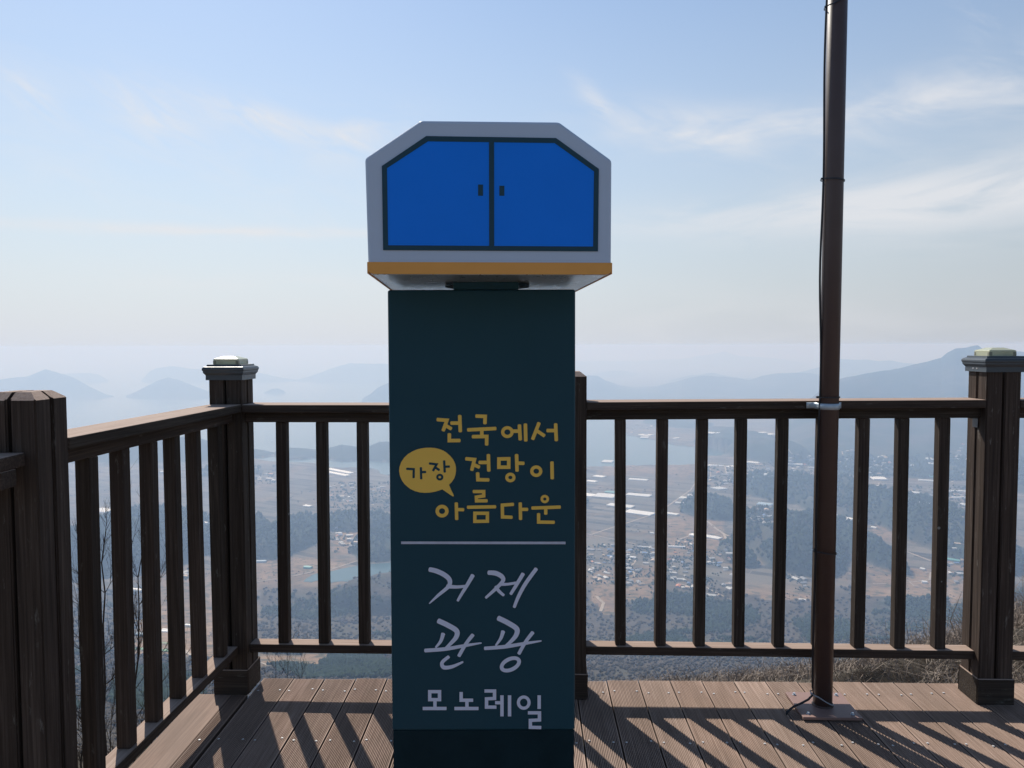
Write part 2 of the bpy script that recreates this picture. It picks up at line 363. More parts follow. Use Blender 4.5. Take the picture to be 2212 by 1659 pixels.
# ------------------------------------------------------------------ railing geometry
P_corner = Vector((-1.212, 3.315, 0)); P_left = Vector((-1.263, 1.989, 0))
P_right = Vector((2.011, 3.201, 0))
ldir = (P_right-P_corner).normalized()
lrot = math.atan2(ldir.y, ldir.x)
P_mid = Vector((.2445, 0, 0)); P_mid.y = P_corner.y + (P_mid.x-P_corner.x)*ldir.y/ldir.x
srot = math.atan2((P_corner-P_left).y, (P_corner-P_left).x)
PS = .138
def post(pos, rot, top, label, kind, skirt=True, z0=0.0):
    t = empty('railing_post', (pos.x, pos.y, z0), label, 'post', 'posts of the wooden railing')
    X = Vector((math.cos(rot), math.sin(rot), 0)); Y = Vector((-X.y, X.x, 0))
    # four boards around a darker core, leaving a groove in the middle of each face
    q = (PS-.009)/2
    bm = bmesh.new()
    ztop = top if kind == 'cap' else top
    for sx in (-1, 1):
        for sy in (-1, 1):
            b = bmesh.new(); bmesh.ops.create_cube(b, size=1)
            for v in b.verts:
                up = v.co.z > 0
                x = sx*((PS/2-q/2)) + v.co.x*q; y = sy*((PS/2-q/2)) + v.co.y*q
                v.co = Vector((x, y, (ztop if up else z0)))
            bmesh.ops.bevel(b, geom=[e for e in b.edges if abs((e.verts[0].co-e.verts[1].co).z) > .1], offset=.004, segments=2, affect='EDGES')
            if kind == 'chamfer':
                bmesh.ops.bisect_plane(b, geom=b.verts[:]+b.edges[:]+b.faces[:], plane_co=(sx*PS/2, 0, ztop-.020), plane_no=(sx*.62, 0, .78), clear_outer=True)
                bmesh.ops.holes_fill(b, edges=[e for e in b.edges if e.is_boundary])
                bmesh.ops.bisect_plane(b, geom=b.verts[:]+b.edges[:]+b.faces[:], plane_co=(0, sy*PS/2, ztop-.020), plane_no=(0, sy*.62, .78), clear_outer=True)
                bmesh.ops.holes_fill(b, edges=[e for e in b.edges if e.is_boundary])
            tmp = bpy.data.meshes.new('tmp'); b.to_mesh(tmp); b.free(); bm.from_mesh(tmp); bpy.data.meshes.remove(tmp)
    box_bm(.06, .06, ztop-z0-.03, 0, 1, bm, (0, 0, (ztop+z0)/2-.012))
    # orient so that the grain (local X of the material) runs up the post
    S = Matrix(((0, 0, 1, 0), (1, 0, 0, 0), (0, 1, 0, 0), (0, 0, 0, 1)))
    me = bm_mesh('post_body', bm); me.transform(S)
    Mw = Matrix.Translation((pos.x, pos.y, 0)) @ Matrix.Rotation(rot, 4, 'Z')
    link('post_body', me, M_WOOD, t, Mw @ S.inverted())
    if skirt:
        bm = bmesh.new(); s2 = PS/2+.003; hh = .11
        for (cx, cy, wx, wy) in ((0, -s2, 2*s2+.007, .007), (0, s2, 2*s2+.007, .007), (-s2, 0, .007, 2*s2-.0075), (s2, 0, .007, 2*s2-.0075)):
            box_bm(wx, wy, hh, .003, 1, bm, (cx, cy, z0+hh/2))
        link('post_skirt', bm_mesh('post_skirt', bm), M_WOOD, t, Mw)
    if kind == 'cap':
        prof = [(PS/2+.001, 0), (PS/2+.009, 0), (PS/2+.009, .024), (PS/2+.014, .032), (PS/2+.017, .038), (PS/2+.017, .045), (PS/2+.020, .050), (PS/2+.020, .058), (PS/2+.016, .066), (PS/2+.006, .070), (PS/2+.004, .078), (0.001, .078)]
        vs, fs = [], []
        for (r_, z) in prof:
            for (sx, sy) in ((-1, -1), (1, -1), (1, 1), (-1, 1)): vs.append((sx*r_, sy*r_, top-.004+z*.84))
        for i in range(len(prof)-1):
            for k in range(4): fs.append((i*4+k, i*4+(k+1) % 4, (i+1)*4+(k+1) % 4, (i+1)*4+k))
        fs.append(tuple(range((len(prof)-1)*4, len(prof)*4)))
        cp = link('post_cap', mesh('post_cap', vs, fs), M_CAPM, t, Mw)
        for sx in (-.012, .016):
            b = cyl_bm(.0032, .0032, 0, .0015, 8)
            link('cap_screw', bm_mesh('cap_screw', b), M_SCREW, cp, Mw @ Matrix.Translation((-PS/2-.009, sx, top+.010)) @ Matrix.Rotation(-math.pi/2, 4, 'Y'))
        zt = top-.004+.078*.84; a = .054
        vs = []; lay = [(a, 0), (a, .021), (a-.003, .024), (.024, .034), (.022, .0345)]
        for (r_, z) in lay:
            for (sx, sy) in ((-1, -1), (1, -1), (1, 1), (-1, 1)): vs.append((sx*r_, sy*r_, zt+z))
        fs = [(i*4+k, i*4+(k+1) % 4, (i+1)*4+(k+1) % 4, (i+1)*4+k) for i in range(len(lay)-1) for k in range(4)]
        fs += [tuple(range(16, 20)), (3, 2, 1, 0)]
        lp = link('solar_lamp', mesh('solar_lamp', vs, fs), M_LAMP, t, Mw)
        for sx in (-1, 1):
            for sy in (-1, 1): link('lamp_foot', bm_mesh('lamp_foot', box_bm(.013, .013, .014, .001, 1)), M_SOLAR, lp, Mw @ Matrix.Translation((sx*(a-.0055), sy*(a-.0055), zt+.009)))
    return t
post(P_left, 0.0, 1.386, 'dark wooden post with chamfered bare top and split grooves at the left edge', 'chamfer', True)
post(P_corner, lrot, 1.362, 'grooved corner post under a small cream solar lamp, between the angled and the rear railing', 'cap')
post(P_mid, lrot, 1.390, 'plain post with chamfered top half hidden behind the navy sign pillar', 'chamfer')
post(P_right, lrot, 1.390, 'thick post with cream solar lamp at the right edge, its left face sunlit', 'cap')

def section(name, a, b, zc, zb, balus, label, cap_in=(0, 0), n_hat=None, bw=.045, under=True):
    """a, b: line ends (post faces); zc: top of the cap at a and b; zb: top of the bottom rail at a and b"""
    t = empty('wooden_railing', ((a.x+b.x)/2, (a.y+b.y)/2, 0), label, 'railing', 'sections of the wooden railing')
    rot = math.atan2((b-a).y, (b-a).x)
    h = .034
    A = a.copy(); B = b.copy(); A.z = zc[0]-h/2; B.z = zc[1]-h/2
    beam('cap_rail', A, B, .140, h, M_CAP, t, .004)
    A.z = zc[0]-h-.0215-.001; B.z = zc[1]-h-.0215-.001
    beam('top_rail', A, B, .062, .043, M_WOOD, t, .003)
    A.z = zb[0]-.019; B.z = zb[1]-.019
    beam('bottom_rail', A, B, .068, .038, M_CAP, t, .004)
    for i, f in enumerate(balus):
        p = a.lerp(b, f); z0 = zb[0]+(zb[1]-zb[0])*f; z1 = zc[0]+(zc[1]-zc[0])*f-h-.044
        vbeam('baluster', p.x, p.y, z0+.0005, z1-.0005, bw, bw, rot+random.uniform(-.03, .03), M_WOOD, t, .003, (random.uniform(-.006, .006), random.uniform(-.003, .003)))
    return t
def frac_from_px(xs, y, a, b):
    """fractions along a-b of the balusters whose middle is seen at photo x (measured)"""
    out = []
    d = b-a
    for x in xs:
        r_ = ray(x, y); k = r_.x/r_.y      # X = k*Y
        out.append((k*a.y-a.x)/(d.x-k*d.y))
    return out
hp = PS/2
ca, cb = P_corner+ldir*hp, P_mid-ldir*hp
section('rear', ca, cb, (1.253, 1.252), (.208, .208), frac_from_px((608, 695.5, 783, 870, 957, 1044, 1131), 960, ca, cb),
        'rear railing section from the corner lamp post to the navy sign pillar')
ca, cb = P_mid+ldir*hp, P_right-ldir*hp
section('right', ca, cb, (1.264, 1.273), (.2145, .2125), frac_from_px((1341.5, 1428, 1513, 1599, 1686, 1773, 1860, 1948, 2036), 960, ca, cb),
        'long rear railing section with nine balusters between the sign pillar and the right post')
sdir = (P_corner-P_left).normalized()
ca, cb = P_left+sdir*hp, P_corner-sdir*hp
section('left', ca, cb, (1.257, 1.255), (.214, .212), frac_from_px((184, 257, 318, 372, 420.5, 467), 1000, ca, cb),
        'angled left railing section running from the near left post back to the corner post')
ca, cb = P_left+Vector((-.9, -.08, 0)), P_left+Vector((-.02, -hp+.0-.002, 0))
perp = Vector((-1, -.04, 0)).normalized()
sa = P_left + Vector((.045, -.142, 0)); sb = sa + perp*1.3
section('far left', sb, sa, (1.236, 1.236), (.2, .2), (.55, .70, .85), 'short railing piece leaving the frame in front of the left edge post')
ca, cb = P_right+ldir*hp, P_right+ldir*1.2
section('far right', ca, cb, (1.272, 1.272), (.212, .212), (.16, .32, .48, .64, .8), 'railing piece leaving the frame beyond the right edge lamp post')
# metal angle bracket under the cap beside the right post
bm = box_bm(.034, .04, .003, .0005, 1); box_bm(.003, .04, .040, .0005, 1, bm, (.0155, 0, -.0205))
pb = P_right-ldir*(hp+.019)
link('angle_bracket', bm_mesh('angle_bracket', bm), M_TIE, bpy.data.objects['wooden_railing.001'], Matrix.Translation((pb.x, pb.y+.0, 1.273-.034-.046)) @ Matrix.Rotation(lrot, 4, 'Z'))

# ------------------------------------------------------------------ brown pole
pl = Vector((1.279, 3.105, 0)); PT = .012
pole = empty('brown_pole', (pl.x, pl.y, 0), 'tall brown metal pole clamped to the railing, with black cable down its left side', 'pole')
bm = cyl_bm(.0378, .0378, PT, 4.2, 48); me = bm_mesh('pole_tube', bm, True)
lean = Matrix.Translation((pl.x, pl.y, 0)) @ Matrix.Shear('XY', 4, (0.0, 0.0))
LX, LY = 0.0036, 0.0
def pole_p(z, dx=0, dy=0): return Vector((pl.x+LX*z+dx, pl.y+LY*z+dy, z))
for v in me.vertices: v.co.x += LX*v.co.z; v.co.y += LY*v.co.z
link('pole_tube', me, M_POLE, pole, Matrix.Translation((pl.x, pl.y, 0)))
Mp = Matrix.Translation((pl.x, pl.y, .0035)) @ Matrix.Rotation(R(-2), 4, 'Z')
bp = link('base_plate', bm_mesh('base_plate', box_bm(.233, .225, PT, .0012, 1, None, (0, 0, PT/2))), M_PLATE, pole, Mp)
for sx in (-1, 1):
    for sy in (-1, 1):
        b = cyl_bm(.0075, .0075, PT, PT+.002, 16); cyl_bm(.0052, .0052, PT+.002, PT+.008, 6, True, b)
        link('bolt', bm_mesh('bolt', b), M_ZINC, bp, Mp @ Matrix.Translation((sx*.088, sy*.085, 0)))
bm = cyl_bm(.0435, .0395, PT-.001, PT+.006, 32)
link('weld_collar', bm_mesh('weld_collar', bm, True), M_POLE, pole, Matrix.Translation((pl.x, pl.y, .0035)))
# clamp
zc_ = 1.2695-.034*.55
ch = .0125
vs, fs = [], []
segs = []
yb = pl.y + .0475            # plane of the rail face
rc = .0405
arc = [(-.073, yb-pl.y), (-.046, yb-pl.y-.001)] + [(rc*math.cos(t_), rc*math.sin(t_)) for t_ in np.linspace(math.pi-.1, 2*math.pi+.1, 22)] + [(.046, yb-pl.y-.001), (.068, yb-pl.y)]
for i, (x, y) in enumerate(arc):
    for z in (-ch, -ch*.25, ch*.25, ch):
        out = .0022 if abs(z) < ch*.5 and 3 < i < 22 else 0
        rr = math.hypot(x, y); vs.append((x*(1+out/rr), y*(1+out/rr), z))
for i in range(len(arc)-1):
    for k in range(3): fs.append((i*4+k, i*4+k+1, i*4+4+k+1, i*4+4+k))
me = mesh('pipe_clamp', vs, fs, True); me.transform(Matrix.Rotation(lrot, 4, 'Z'))
cl_ = link('pipe_clamp', me, M_ZINC, pole, Matrix.Translation((pl.x+LX*zc_, pl.y, zc_)))
md = cl_.modifiers.new('s', 'SOLIDIFY'); md.thickness = .0018; md.offset = 1
for dx in (-.061, .060):
    b = cyl_bm(.0045, .0035, 0, .003, 14)
    link('clamp_screw', bm_mesh('clamp_screw', b), M_SCREW, cl_, Matrix.Translation((pl.x+dx, yb-.004+dx*math.tan(lrot), zc_)) @ Matrix.Rotation(math.pi/2, 4, 'X'))
# cable and ties
pts = []
for i in range(60):
    z = 4.2 - i*(4.2-.09)/59
    pts.append(pole_p(z, -.0425-.004*math.sin(z*3.1)-.002*math.sin(z*7.7)-(.008*math.exp(-((z-1.75)/.25)**2)), -.006))
pts += [pole_p(.065, -.043, -.012), on_z(1746, 1511, .045), on_z(1731, 1519, .03), on_z(1715, 1526, .02), on_z(1704, 1534, .012), on_z(1699, 1541, .006), on_z(1699, 1548, -.008), on_z(1701, 1552, -.025)]
v_, f_ = tube(pts, .0045, 8); link('cable', mesh('cable', v_, f_, True), M_CABLE, pole)
def tie(z, mat, tilt, name='cable_tie'):
    vs, fs = [], []; n = 40
    for i in range(n):
        a = 2*math.pi*i/n; rx = .0405 + (.009 if math.cos(a) < -.8 else 0)
        for (dr, dz) in ((0, -.0025), (.0016, -.0025), (.0016, .0025), (0, .0025)):
            vs.append(((rx+dr)*math.cos(a), (.0405+dr)*math.sin(a), dz+tilt*math.cos(a)*.04))
    for i in range(n):
        for k in range(4): fs.append((i*4+k, i*4+(k+1) % 4, ((i+1) % n)*4+(k+1) % 4, ((i+1) % n)*4+k))
    me = mesh(name, vs, fs)
    b = bmesh.new(); b.from_mesh(me); box_bm(.007, .006, .008, .0008, 1, b, (-.052, -.012, -tilt*.04)); b.to_mesh(me); b.free()
    link(name, me, mat, pole, Matrix.Translation(pole_p(z)))
tie(2.845, M_TIE, .45); tie(2.155, M_TIE, -.1); tie(1.288, M_TIE, .0); tie(.655, M_TIE, -.12); tie(.043, M_PTIE, -.6)

# ------------------------------------------------------------------ sign pillar
SD = 2.0; ST = .30                                  # front plane depth, thickness
pl_p, pl_n = Vector((0, SD, 0)), Vector((0, -1, 0))
xl = at(838, 640, SD).x; xr = at(1243, 640, SD).x; xlb = at(847, 1655, SD).x; xrb = at(1242, 1655, SD).x
xl, xr = (xl+xlb)/2, (xr+xrb)/2
zt = at(1041, 625.5, SD).z; zp = at(1041, 1578, SD).z
sign = empty('sign_pillar', ((xl+xr)/2, SD+ST/2, 0), 'navy sign pillar with yellow and white Korean lettering and a monorail cabin shaped head', 'sign')
cx = (xl+xr)/2; wS = xr-xl
def rbox(name, w, d, z0, z1, mat, yoff=0, r=.006):
    bm = box_bm(w, d, z1-z0, r, 3)
    return link(name, bm_mesh(name, bm), mat, sign, Matrix.Translation((cx, SD+ST/2+yoff, (z0+z1)/2)))
rbox('pillar_body', wS, ST, zp, zt, M_TEAL)
rbox('plinth', wS-.004, ST-.004, .004, zp, M_PLINTH, r=.002)
# neck: box between pillar and cabin, on a round turntable
CF = 1.80; CD = .70; CY = R(3.4)                     # cabin front depth, length, turn
cc = at(1057, 590, CF)
cab_n = Vector((math.sin(CY), -math.cos(CY), 0))      # front normal
cp0 = Vector((cc.x, CF, 0))
def CP(x, y): return on_plane(x, y, cp0, cab_n)
back = -cab_n
zu = CP(1057, 591).z
outline_px = [(908.6, 259.5), (1207.9, 262.7), (1321.9, 345.5), (1320.5, 590.0), (795.5, 590.0), (788, 341)]
outl = [CP(*p) for p in outline_px]
outl[3].z = outl[4].z = zu
def ext_mesh(name, pts, depth, bev=.006, seg=3, recess=0):
    bm = bmesh.new(); f = bm.faces.new([bm.verts.new(p) for p in pts])
    r_ = bmesh.ops.extrude_face_region(bm, geom=[f])
    for v in r_['geom']:
        if isinstance(v, bmesh.types.BMVert): v.co += back*depth
    bmesh.ops.recalc_face_normals(bm, faces=bm.faces[:])
    if bev: bmesh.ops.bevel(bm, geom=bm.edges[:], offset=bev, segments=seg, affect='EDGES', profile=.5)
    bmesh.ops.recalc_face_normals(bm, faces=bm.faces[:])
    return bm_mesh(name, bm)
cab = link('cabin', ext_mesh('cabin', outl, CD, .007, 3), M_WHITE, sign)
# amber band round the lower edge: front strip and side strips, proud of the shell
zb1 = CP(1057, 566.8).z
def strip(pts, off, t, name, mat, par):
    bm = bmesh.new()
    f = bm.faces.new([bm.verts.new(p+cab_n*off) for p in pts]); r_ = bmesh.ops.extrude_face_region(bm, geom=[f])
    for v in r_['geom']:
        if isinstance(v, bmesh.types.BMVert): v.co += back*t
    bmesh.ops.recalc_face_normals(bm, faces=bm.faces[:])
    return link(name, bm_mesh(name, bm), mat, par)
e = outl[3]; d_ = (outl[3]-outl[4]).normalized()
aL = outl[4]-d_*.0012; aR = outl[3]+d_*.0012
bm = bmesh.new(); nb = 8; rr = .014
front = []
def corner(pz, sgn, p): 
    return [p + d_*(sgn*(-rr+rr*math.sin(t_))) + Vector((0, 0, rr-rr*math.cos(t_))) for t_ in np.linspace(0, math.pi/2, 6)]
A_ = [Vector((p.x, p.y, zu-.0015+q.z)) if False else p for p, q in ()]
lowR = [aR + d_*(-rr+rr*math.sin(t_)) + Vector((0, 0, -.0015+rr-rr*math.cos(t_))) for t_ in np.linspace(0, math.pi/2, 6)]
lowL = [aL - d_*(-rr+rr*math.sin(t_)) + Vector((0, 0, -.0015+rr-rr*math.cos(t_))) for t_ in np.linspace(math.pi/2, 0, 6)]
upR = aR.copy(); upR.z = zb1; upL = aL.copy(); upL.z = zb1
ring = lowL + lowR + [upR, upL]
am = strip(ring, .0015, .004, 'amber_band', M_AMBER, cab)
bm = bmesh.new()
for (p, s_) in ((upL, -1), (upR, 1)):
    b = box_bm(.003, CD-.006, zb1-zu+.0, 0, 1); tmp = bpy.data.meshes.new('tmp'); b.to_mesh(tmp); b.free()
    Mx = Matrix.Translation(Vector((p.x, p.y, (zb1+zu)/2)) + back*(CD/2+.0)) @ Matrix.Rotation(CY, 4, 'Z'); tmp.transform(Mx); bm.from_mesh(tmp); bpy.data.meshes.remove(tmp)
link('side_band', bm_mesh('side_band', bm), M_AMBER, cab)
# steel underside panel
zs = zu-.0025
q = [outl[4]+d_*.012, outl[3]-d_*.012, outl[3]-d_*.012+back*(CD-.01), outl[4]+d_*.012+back*(CD-.01)]
bm = bmesh.new(); lo = [bm.verts.new((p.x+back.x*.006, p.y+back.y*.006, zs)) for p in q]; bm.faces.new(lo[::-1])
r_ = bmesh.ops.extrude_face_region(bm, geom=bm.faces[:])
for v in r_['geom']:
    if isinstance(v, bmesh.types.BMVert): v.co.z += .0022
bmesh.ops.recalc_face_normals(bm, faces=bm.faces[:])
link('underside_plate', bm_mesh('underside_plate', bm), M_STEEL, cab)
# neck and turntable
nx = at(1050, 612, SD+.02).x; nw = (1120-980)/1660*(SD+.01)
bm = box_bm(nw, .22, zs-zt-.0005, .002, 2)
link('neck', bm_mesh('neck', bm), M_TEAL, sign, Matrix.Translation((nx, SD+.115, (zs+zt)/2)))
bm = cyl_bm(.115, .115, 0, .0045, 48)
link('turntable', bm_mesh('turntable', bm), M_TEAL, sign, Matrix.Translation((nx, SD+.115, zs-.0048)))
# windows: frame with divider, panes, handles
ofr = [(920.8, 294.3), (1201, 298.6), (1293.4, 365.2), (1291.5, 543.1), (827.8, 540.4), (825, 359)]
ifr = [(924.5, 305.5), (1198, 309.2), (1283, 370.5), (1281, 532.8), (838.5, 530), (836, 363.5)]
def ring_mesh(name, outer, inner, off, t):
    bm = bmesh.new(); n = len(outer)
    O = [bm.verts.new(CP(*p)+cab_n*off) for p in outer]; I = [bm.verts.new(CP(*p)+cab_n*off) for p in inner]
    for i in range(n): bm.faces.new((O[i], O[(i+1) % n], I[(i+1) % n], I[i]))
    r_ = bmesh.ops.extrude_face_region(bm, geom=bm.faces[:])
    for v in r_['geom']:
        if isinstance(v, bmesh.types.BMVert): v.co += back*t
    bmesh.ops.recalc_face_normals(bm, faces=bm.faces[:]); return bm_mesh(name, bm)
wf = link('window_frame', ring_mesh('window_frame', ofr, ifr, .0022, .0021), M_NAVY, cab)
strip([CP(1056.2, 307.3), CP(1067.2, 307.5), CP(1067.4, 531.4), CP(1056.6, 531.3)], .0021, .002, 'divider', M_NAVY, wf)
strip([CP(924.5, 305.5), CP(1056.2, 307.3), CP(1056.6, 531.3), CP(838.5, 530), CP(836, 363.5)], .0011, .001, 'window_pane', M_BLUE, cab)
strip([CP(1067.2, 307.4), CP(1198, 309.2), CP(1283, 370.5), CP(1281, 532.8), CP(1067.4, 531.5)], .0011, .001, 'window_pane', M_BLUE, cab)
strip([CP(1032.7, 398.9), CP(1043.4, 399.2), CP(1043.4, 423.2), CP(1032.7, 423)], .0016, .0004, 'handle_mark', M_NAVY, cab)
strip([CP(1078.5, 401.5), CP(1089.3, 401.7), CP(1089.3, 423.2), CP(1078.5, 423)], .0016, .0004, 'handle_mark', M_NAVY, cab)
# two low hatches on the roof
zr = (outl[0].z+outl[1].z)/2
for (px_, w_) in ((990, .045), (1110, .045)):
    p = CP(px_, 262)+back*.30
    b = cyl_bm(w_*1.3, w_*1.25, 0, .058, 32)
    f = (outl[1].z-outl[0].z)/((outl[1]-outl[0]).length); zz = outl[0].z+f*(p-outl[0]).dot(d_)
    link('roof_hatch', bm_mesh('roof_hatch', b, False), M_WHITE, cab, Matrix.Translation((p.x, p.y, zz-.001)))

# lettering -------------------------------------------------------------
LOFF = [0.0006]
def glyph_mesh(strokes, conv, w0, cap='round', closed_w=None):
    """strokes on the pillar front: polylines, rings and filled shapes as thin raised vinyl"""
    bm = bmesh.new()
    PX = 1660.0
    def P(q): v = at(*conv(q), SD); return Vector((v.x, v.z))
    sc = (P((100, 100))-P((0, 100))).length/100
    def add(loops_quads):
        LOFF[0] += .000035
        y = SD-LOFF[0]
        for poly in loops_quads:
            vs = [bm.verts.new((p[0], y, p[1])) for p in poly]
            f = bm.faces.new(vs)
            if f.normal.y > 0 or True:
                f.normal_update()
                if f.normal.y > 0: f.normal_flip()
    for s in strokes:
        if s[0] == 'poly': add([[P(q) for q in s[1]]]); continue
        if s[0] == 'ring':
            (x, y), rx, ry, w = s[1], s[2], s[3], s[4]; n = 40; rot = s[5] if len(s) > 5 else 0
            o, i_ = [], []
            for k in range(n):
                a = 2*math.pi*k/n; c, sn = math.cos(a), math.sin(a)
                for (lst, f1, f2) in ((o, rx, ry), (i_, rx-w, ry-w)):
                    u, v = f1*c, f2*sn; lst.append(P((x+u*math.cos(rot)-v*math.sin(rot), y+u*math.sin(rot)+v*math.cos(rot))))
            add([[o[k], o[(k+1) % n], i_[(k+1) % n], i_[k]] for k in range(n)]); continue
        closed = s[0] == 'closed'
        pts = s[1] if closed or s[0] == 'smooth' else s
        ws = w0
        if s[0] == 'smooth':
            ws = s[2]
            ctl = [Vector(p) for p in pts]; m = len(ctl); out = []; wl = []
            ww = ws if isinstance(ws, (list, tuple)) else [ws]*m
            for i in range(m-1):
                p0, p1, p2, p3 = ctl[max(i-1, 0)], ctl[i], ctl[i+1], ctl[min(i+2, m-1)]
                for k in range(8):
                    t = k/8; out.append(.5*((2*p1)+(p2-p0)*t+(2*p0-5*p1+4*p2-p3)*t*t+(3*p1-p0-3*p2+p3)*t**3)); wl.append(ww[i]*(1-t)+ww[i+1]*t)
            out.append(ctl[-1]); wl.append(ww[-1]); pts = out
        else: wl = [ws]*len(pts)
        Q = [P(tuple(p)) for p in pts]; m = len(Q); W_ = [w*sc/2 for w in wl]
        Lf, Rt = [], []
        for i in range(m):
            pa = Q[(i-1) % m] if (i > 0 or closed) else None; pb = Q[(i+1) % m] if (i < m-1 or closed) else None
            t1 = (Q[i]-pa).normalized() if pa is not None else (pb-Q[i]).normalized()
            t2 = (pb-Q[i]).normalized() if pb is not None else t1
            n1 = Vector((-t1.y, t1.x)); n2 = Vector((-t2.y, t2.x)); nn = (n1+n2)
            if nn.length < 1e-6: nn = n1
            nn.normalize(); k = 1/max(.45, nn.dot(n1)); Lf.append(Q[i]+nn*W_[i]*k); Rt.append(Q[i]-nn*W_[i]*k)
        quads = [[Lf[i], Lf[(i+1) % m], Rt[(i+1) % m], Rt[i]] for i in range(m if closed else m-1)]
        if not closed and cap != 'butt':
            for (i, sg) in ((0, -1), (m-1, 1)):
                t = (Q[1]-Q[0]).normalized() if i == 0 else (Q[-1]-Q[-2]).normalized()
                nrm = Vector((-t.y, t.x)); fl = .55 if cap == 'soft' else 1.0; w = W_[i]
                cappts = [Q[i]+nrm*w*math.cos(a)+t*sg*w*fl*math.sin(a) for a in np.linspace(0, math.pi, 9)]
                quads.append(cappts)
        add(quads)
    return bm_mesh('lettering', bm)
ZA = lambda q: (813.2+q[0]/4.7806, 867.4+q[1]/4.7806)
ZB = lambda q: (813.2+q[0]/3.3635, 1165.6+q[1]/3.3635)
def letters(strokes, conv, w, mat, cap='soft', label=None, par=None):
    o = link('lettering', glyph_mesh(strokes, conv, w, cap), mat, par or sign); 
    if label: o['label'] = label
    return o
letters([[(630, 186), (728, 193), (690, 298)], [(712, 245), (770, 280)], [(772, 222), (850, 222)], [(860, 147), (866, 308)], [(753, 335), (753, 403), (860, 402)],
         [(1030, 150), (1123, 153), (1120, 225)], [(945, 292), (1230, 278)], [(1088, 288), (1088, 360)], [(994, 362), (1139, 360), (1138, 445)],
         ('ring', (1352, 315), 65, 62, 34), [(1405, 305), (1470, 305)], [(1476, 244), (1485, 392)], [(1538, 235), (1542, 403)],
         [(1678, 222), (1614, 386)], [(1655, 300), (1732, 352)], [(1764, 299), (1850, 299)], [(1850, 233), (1857, 400)]], ZA, 37, M_YEL, label='top line of yellow lettering')
letters([[(926, 590), (1012, 598), (985, 706)], [(1005, 650), (1060, 676)], [(1063, 628), (1150, 628)], [(1156, 550), (1160, 714)], [(1045, 738), (1048, 806), (1158, 808)],
         ('closed', [(1265, 592), (1366, 590), (1366, 677), (1264, 677)]), [(1447, 550), (1452, 714)], [(1452, 635), (1520, 637)], ('ring', (1383, 783), 53, 50, 32),
         ('ring', (1650, 718), 63, 60, 34), [(1812, 626), (1815, 793)]], ZA, 37, M_YEL, label='middle line of yellow lettering')
letters([('ring', (678, 1130), 68, 66, 37), [(825, 1048), (829, 1214)], [(829, 1114), (898, 1115)],
         [(1003, 928), (1108, 928), (1108, 973), (1032, 985), (1034, 1024), (1140, 1023)], [(943, 1090), (1228, 1085)], ('closed', [(1017, 1152), (1146, 1152), (1146, 1234), (1016, 1236)]),
         [(1412, 1060), (1300, 1068), (1302, 1190), (1398, 1193)], [(1485, 1048), (1488, 1213)], [(1488, 1112), (1558, 1112)],
         ('ring', (1738, 1005), 44, 43, 27), [(1608, 1098), (1895, 1088)], [(1748, 1092), (1748, 1158)], [(1674, 1158), (1674, 1243), (1833, 1245)]], ZA, 35, M_YEL, label='bottom line of yellow lettering')
bub = [(235, 715), (240, 670), (258, 622), (290, 575), (328, 540), (370, 515), (415, 495), (460, 483), (510, 476), (560, 475), (608, 479), (650, 489), (692, 505), (730, 530), (765, 562), (793, 597), (812, 637), (821, 672), (822, 712), (817, 752), (805, 790), (780, 828), (750, 858), (772, 910), (792, 950), (801, 972), (792, 980), (760, 960), (680, 905), (640, 920), (595, 932), (550, 939), (500, 941), (450, 937), (400, 924), (352, 902), (318, 876), (290, 850), (265, 815), (245, 770)]
sb_ = link('speech_bubble', glyph_mesh([('poly', bub)], ZA, 1), M_YEL, sign)
letters([[(314, 693), (386, 697), (385, 784)], [(460, 682), (463, 796)], [(462, 728), (508, 726)], [(549, 638), (622, 647), (586, 712)], [(612, 682), (648, 705)],
         [(700, 612), (706, 726)], [(705, 672), (753, 670)], ('ring', (655, 779), 37, 35, 23)], ZA, 25, M_TEAL, label='dark lettering inside the yellow bubble', par=sb_)
letters([[(256, 1456), (1952, 1458)]], ZA, 27, M_LINE, 'butt', 'thin pale rule across the pillar').name = 'rule_line'
S_ = lambda pts, w: ('smooth', pts, w)
letters([S_([(388, 215), (440, 228), (500, 258), (533, 295), (522, 340), (450, 402), (385, 462)], [34, 36, 36, 34, 28, 22, 8]), S_([(515, 338), (585, 342), (650, 336)], [30, 24, 20]), S_([(700, 258), (655, 335), (615, 400), (591, 442)], [30, 26, 22, 18]),
         S_([(815, 238), (868, 243), (912, 268), (918, 300), (870, 352), (795, 420)], [32, 36, 34, 28, 26, 18]), S_([(868, 340), (890, 372), (924, 402)], [26, 24, 20]), S_([(895, 322), (950, 322), (1015, 312)], [26, 20, 20]),
         S_([(1065, 247), (1015, 330), (976, 393)], [28, 26, 22]), S_([(1160, 211), (1080, 322), (1030, 415), (1001, 488)], [28, 28, 26, 22])], ZB, 28, M_LET, label='first line of pale brush lettering')
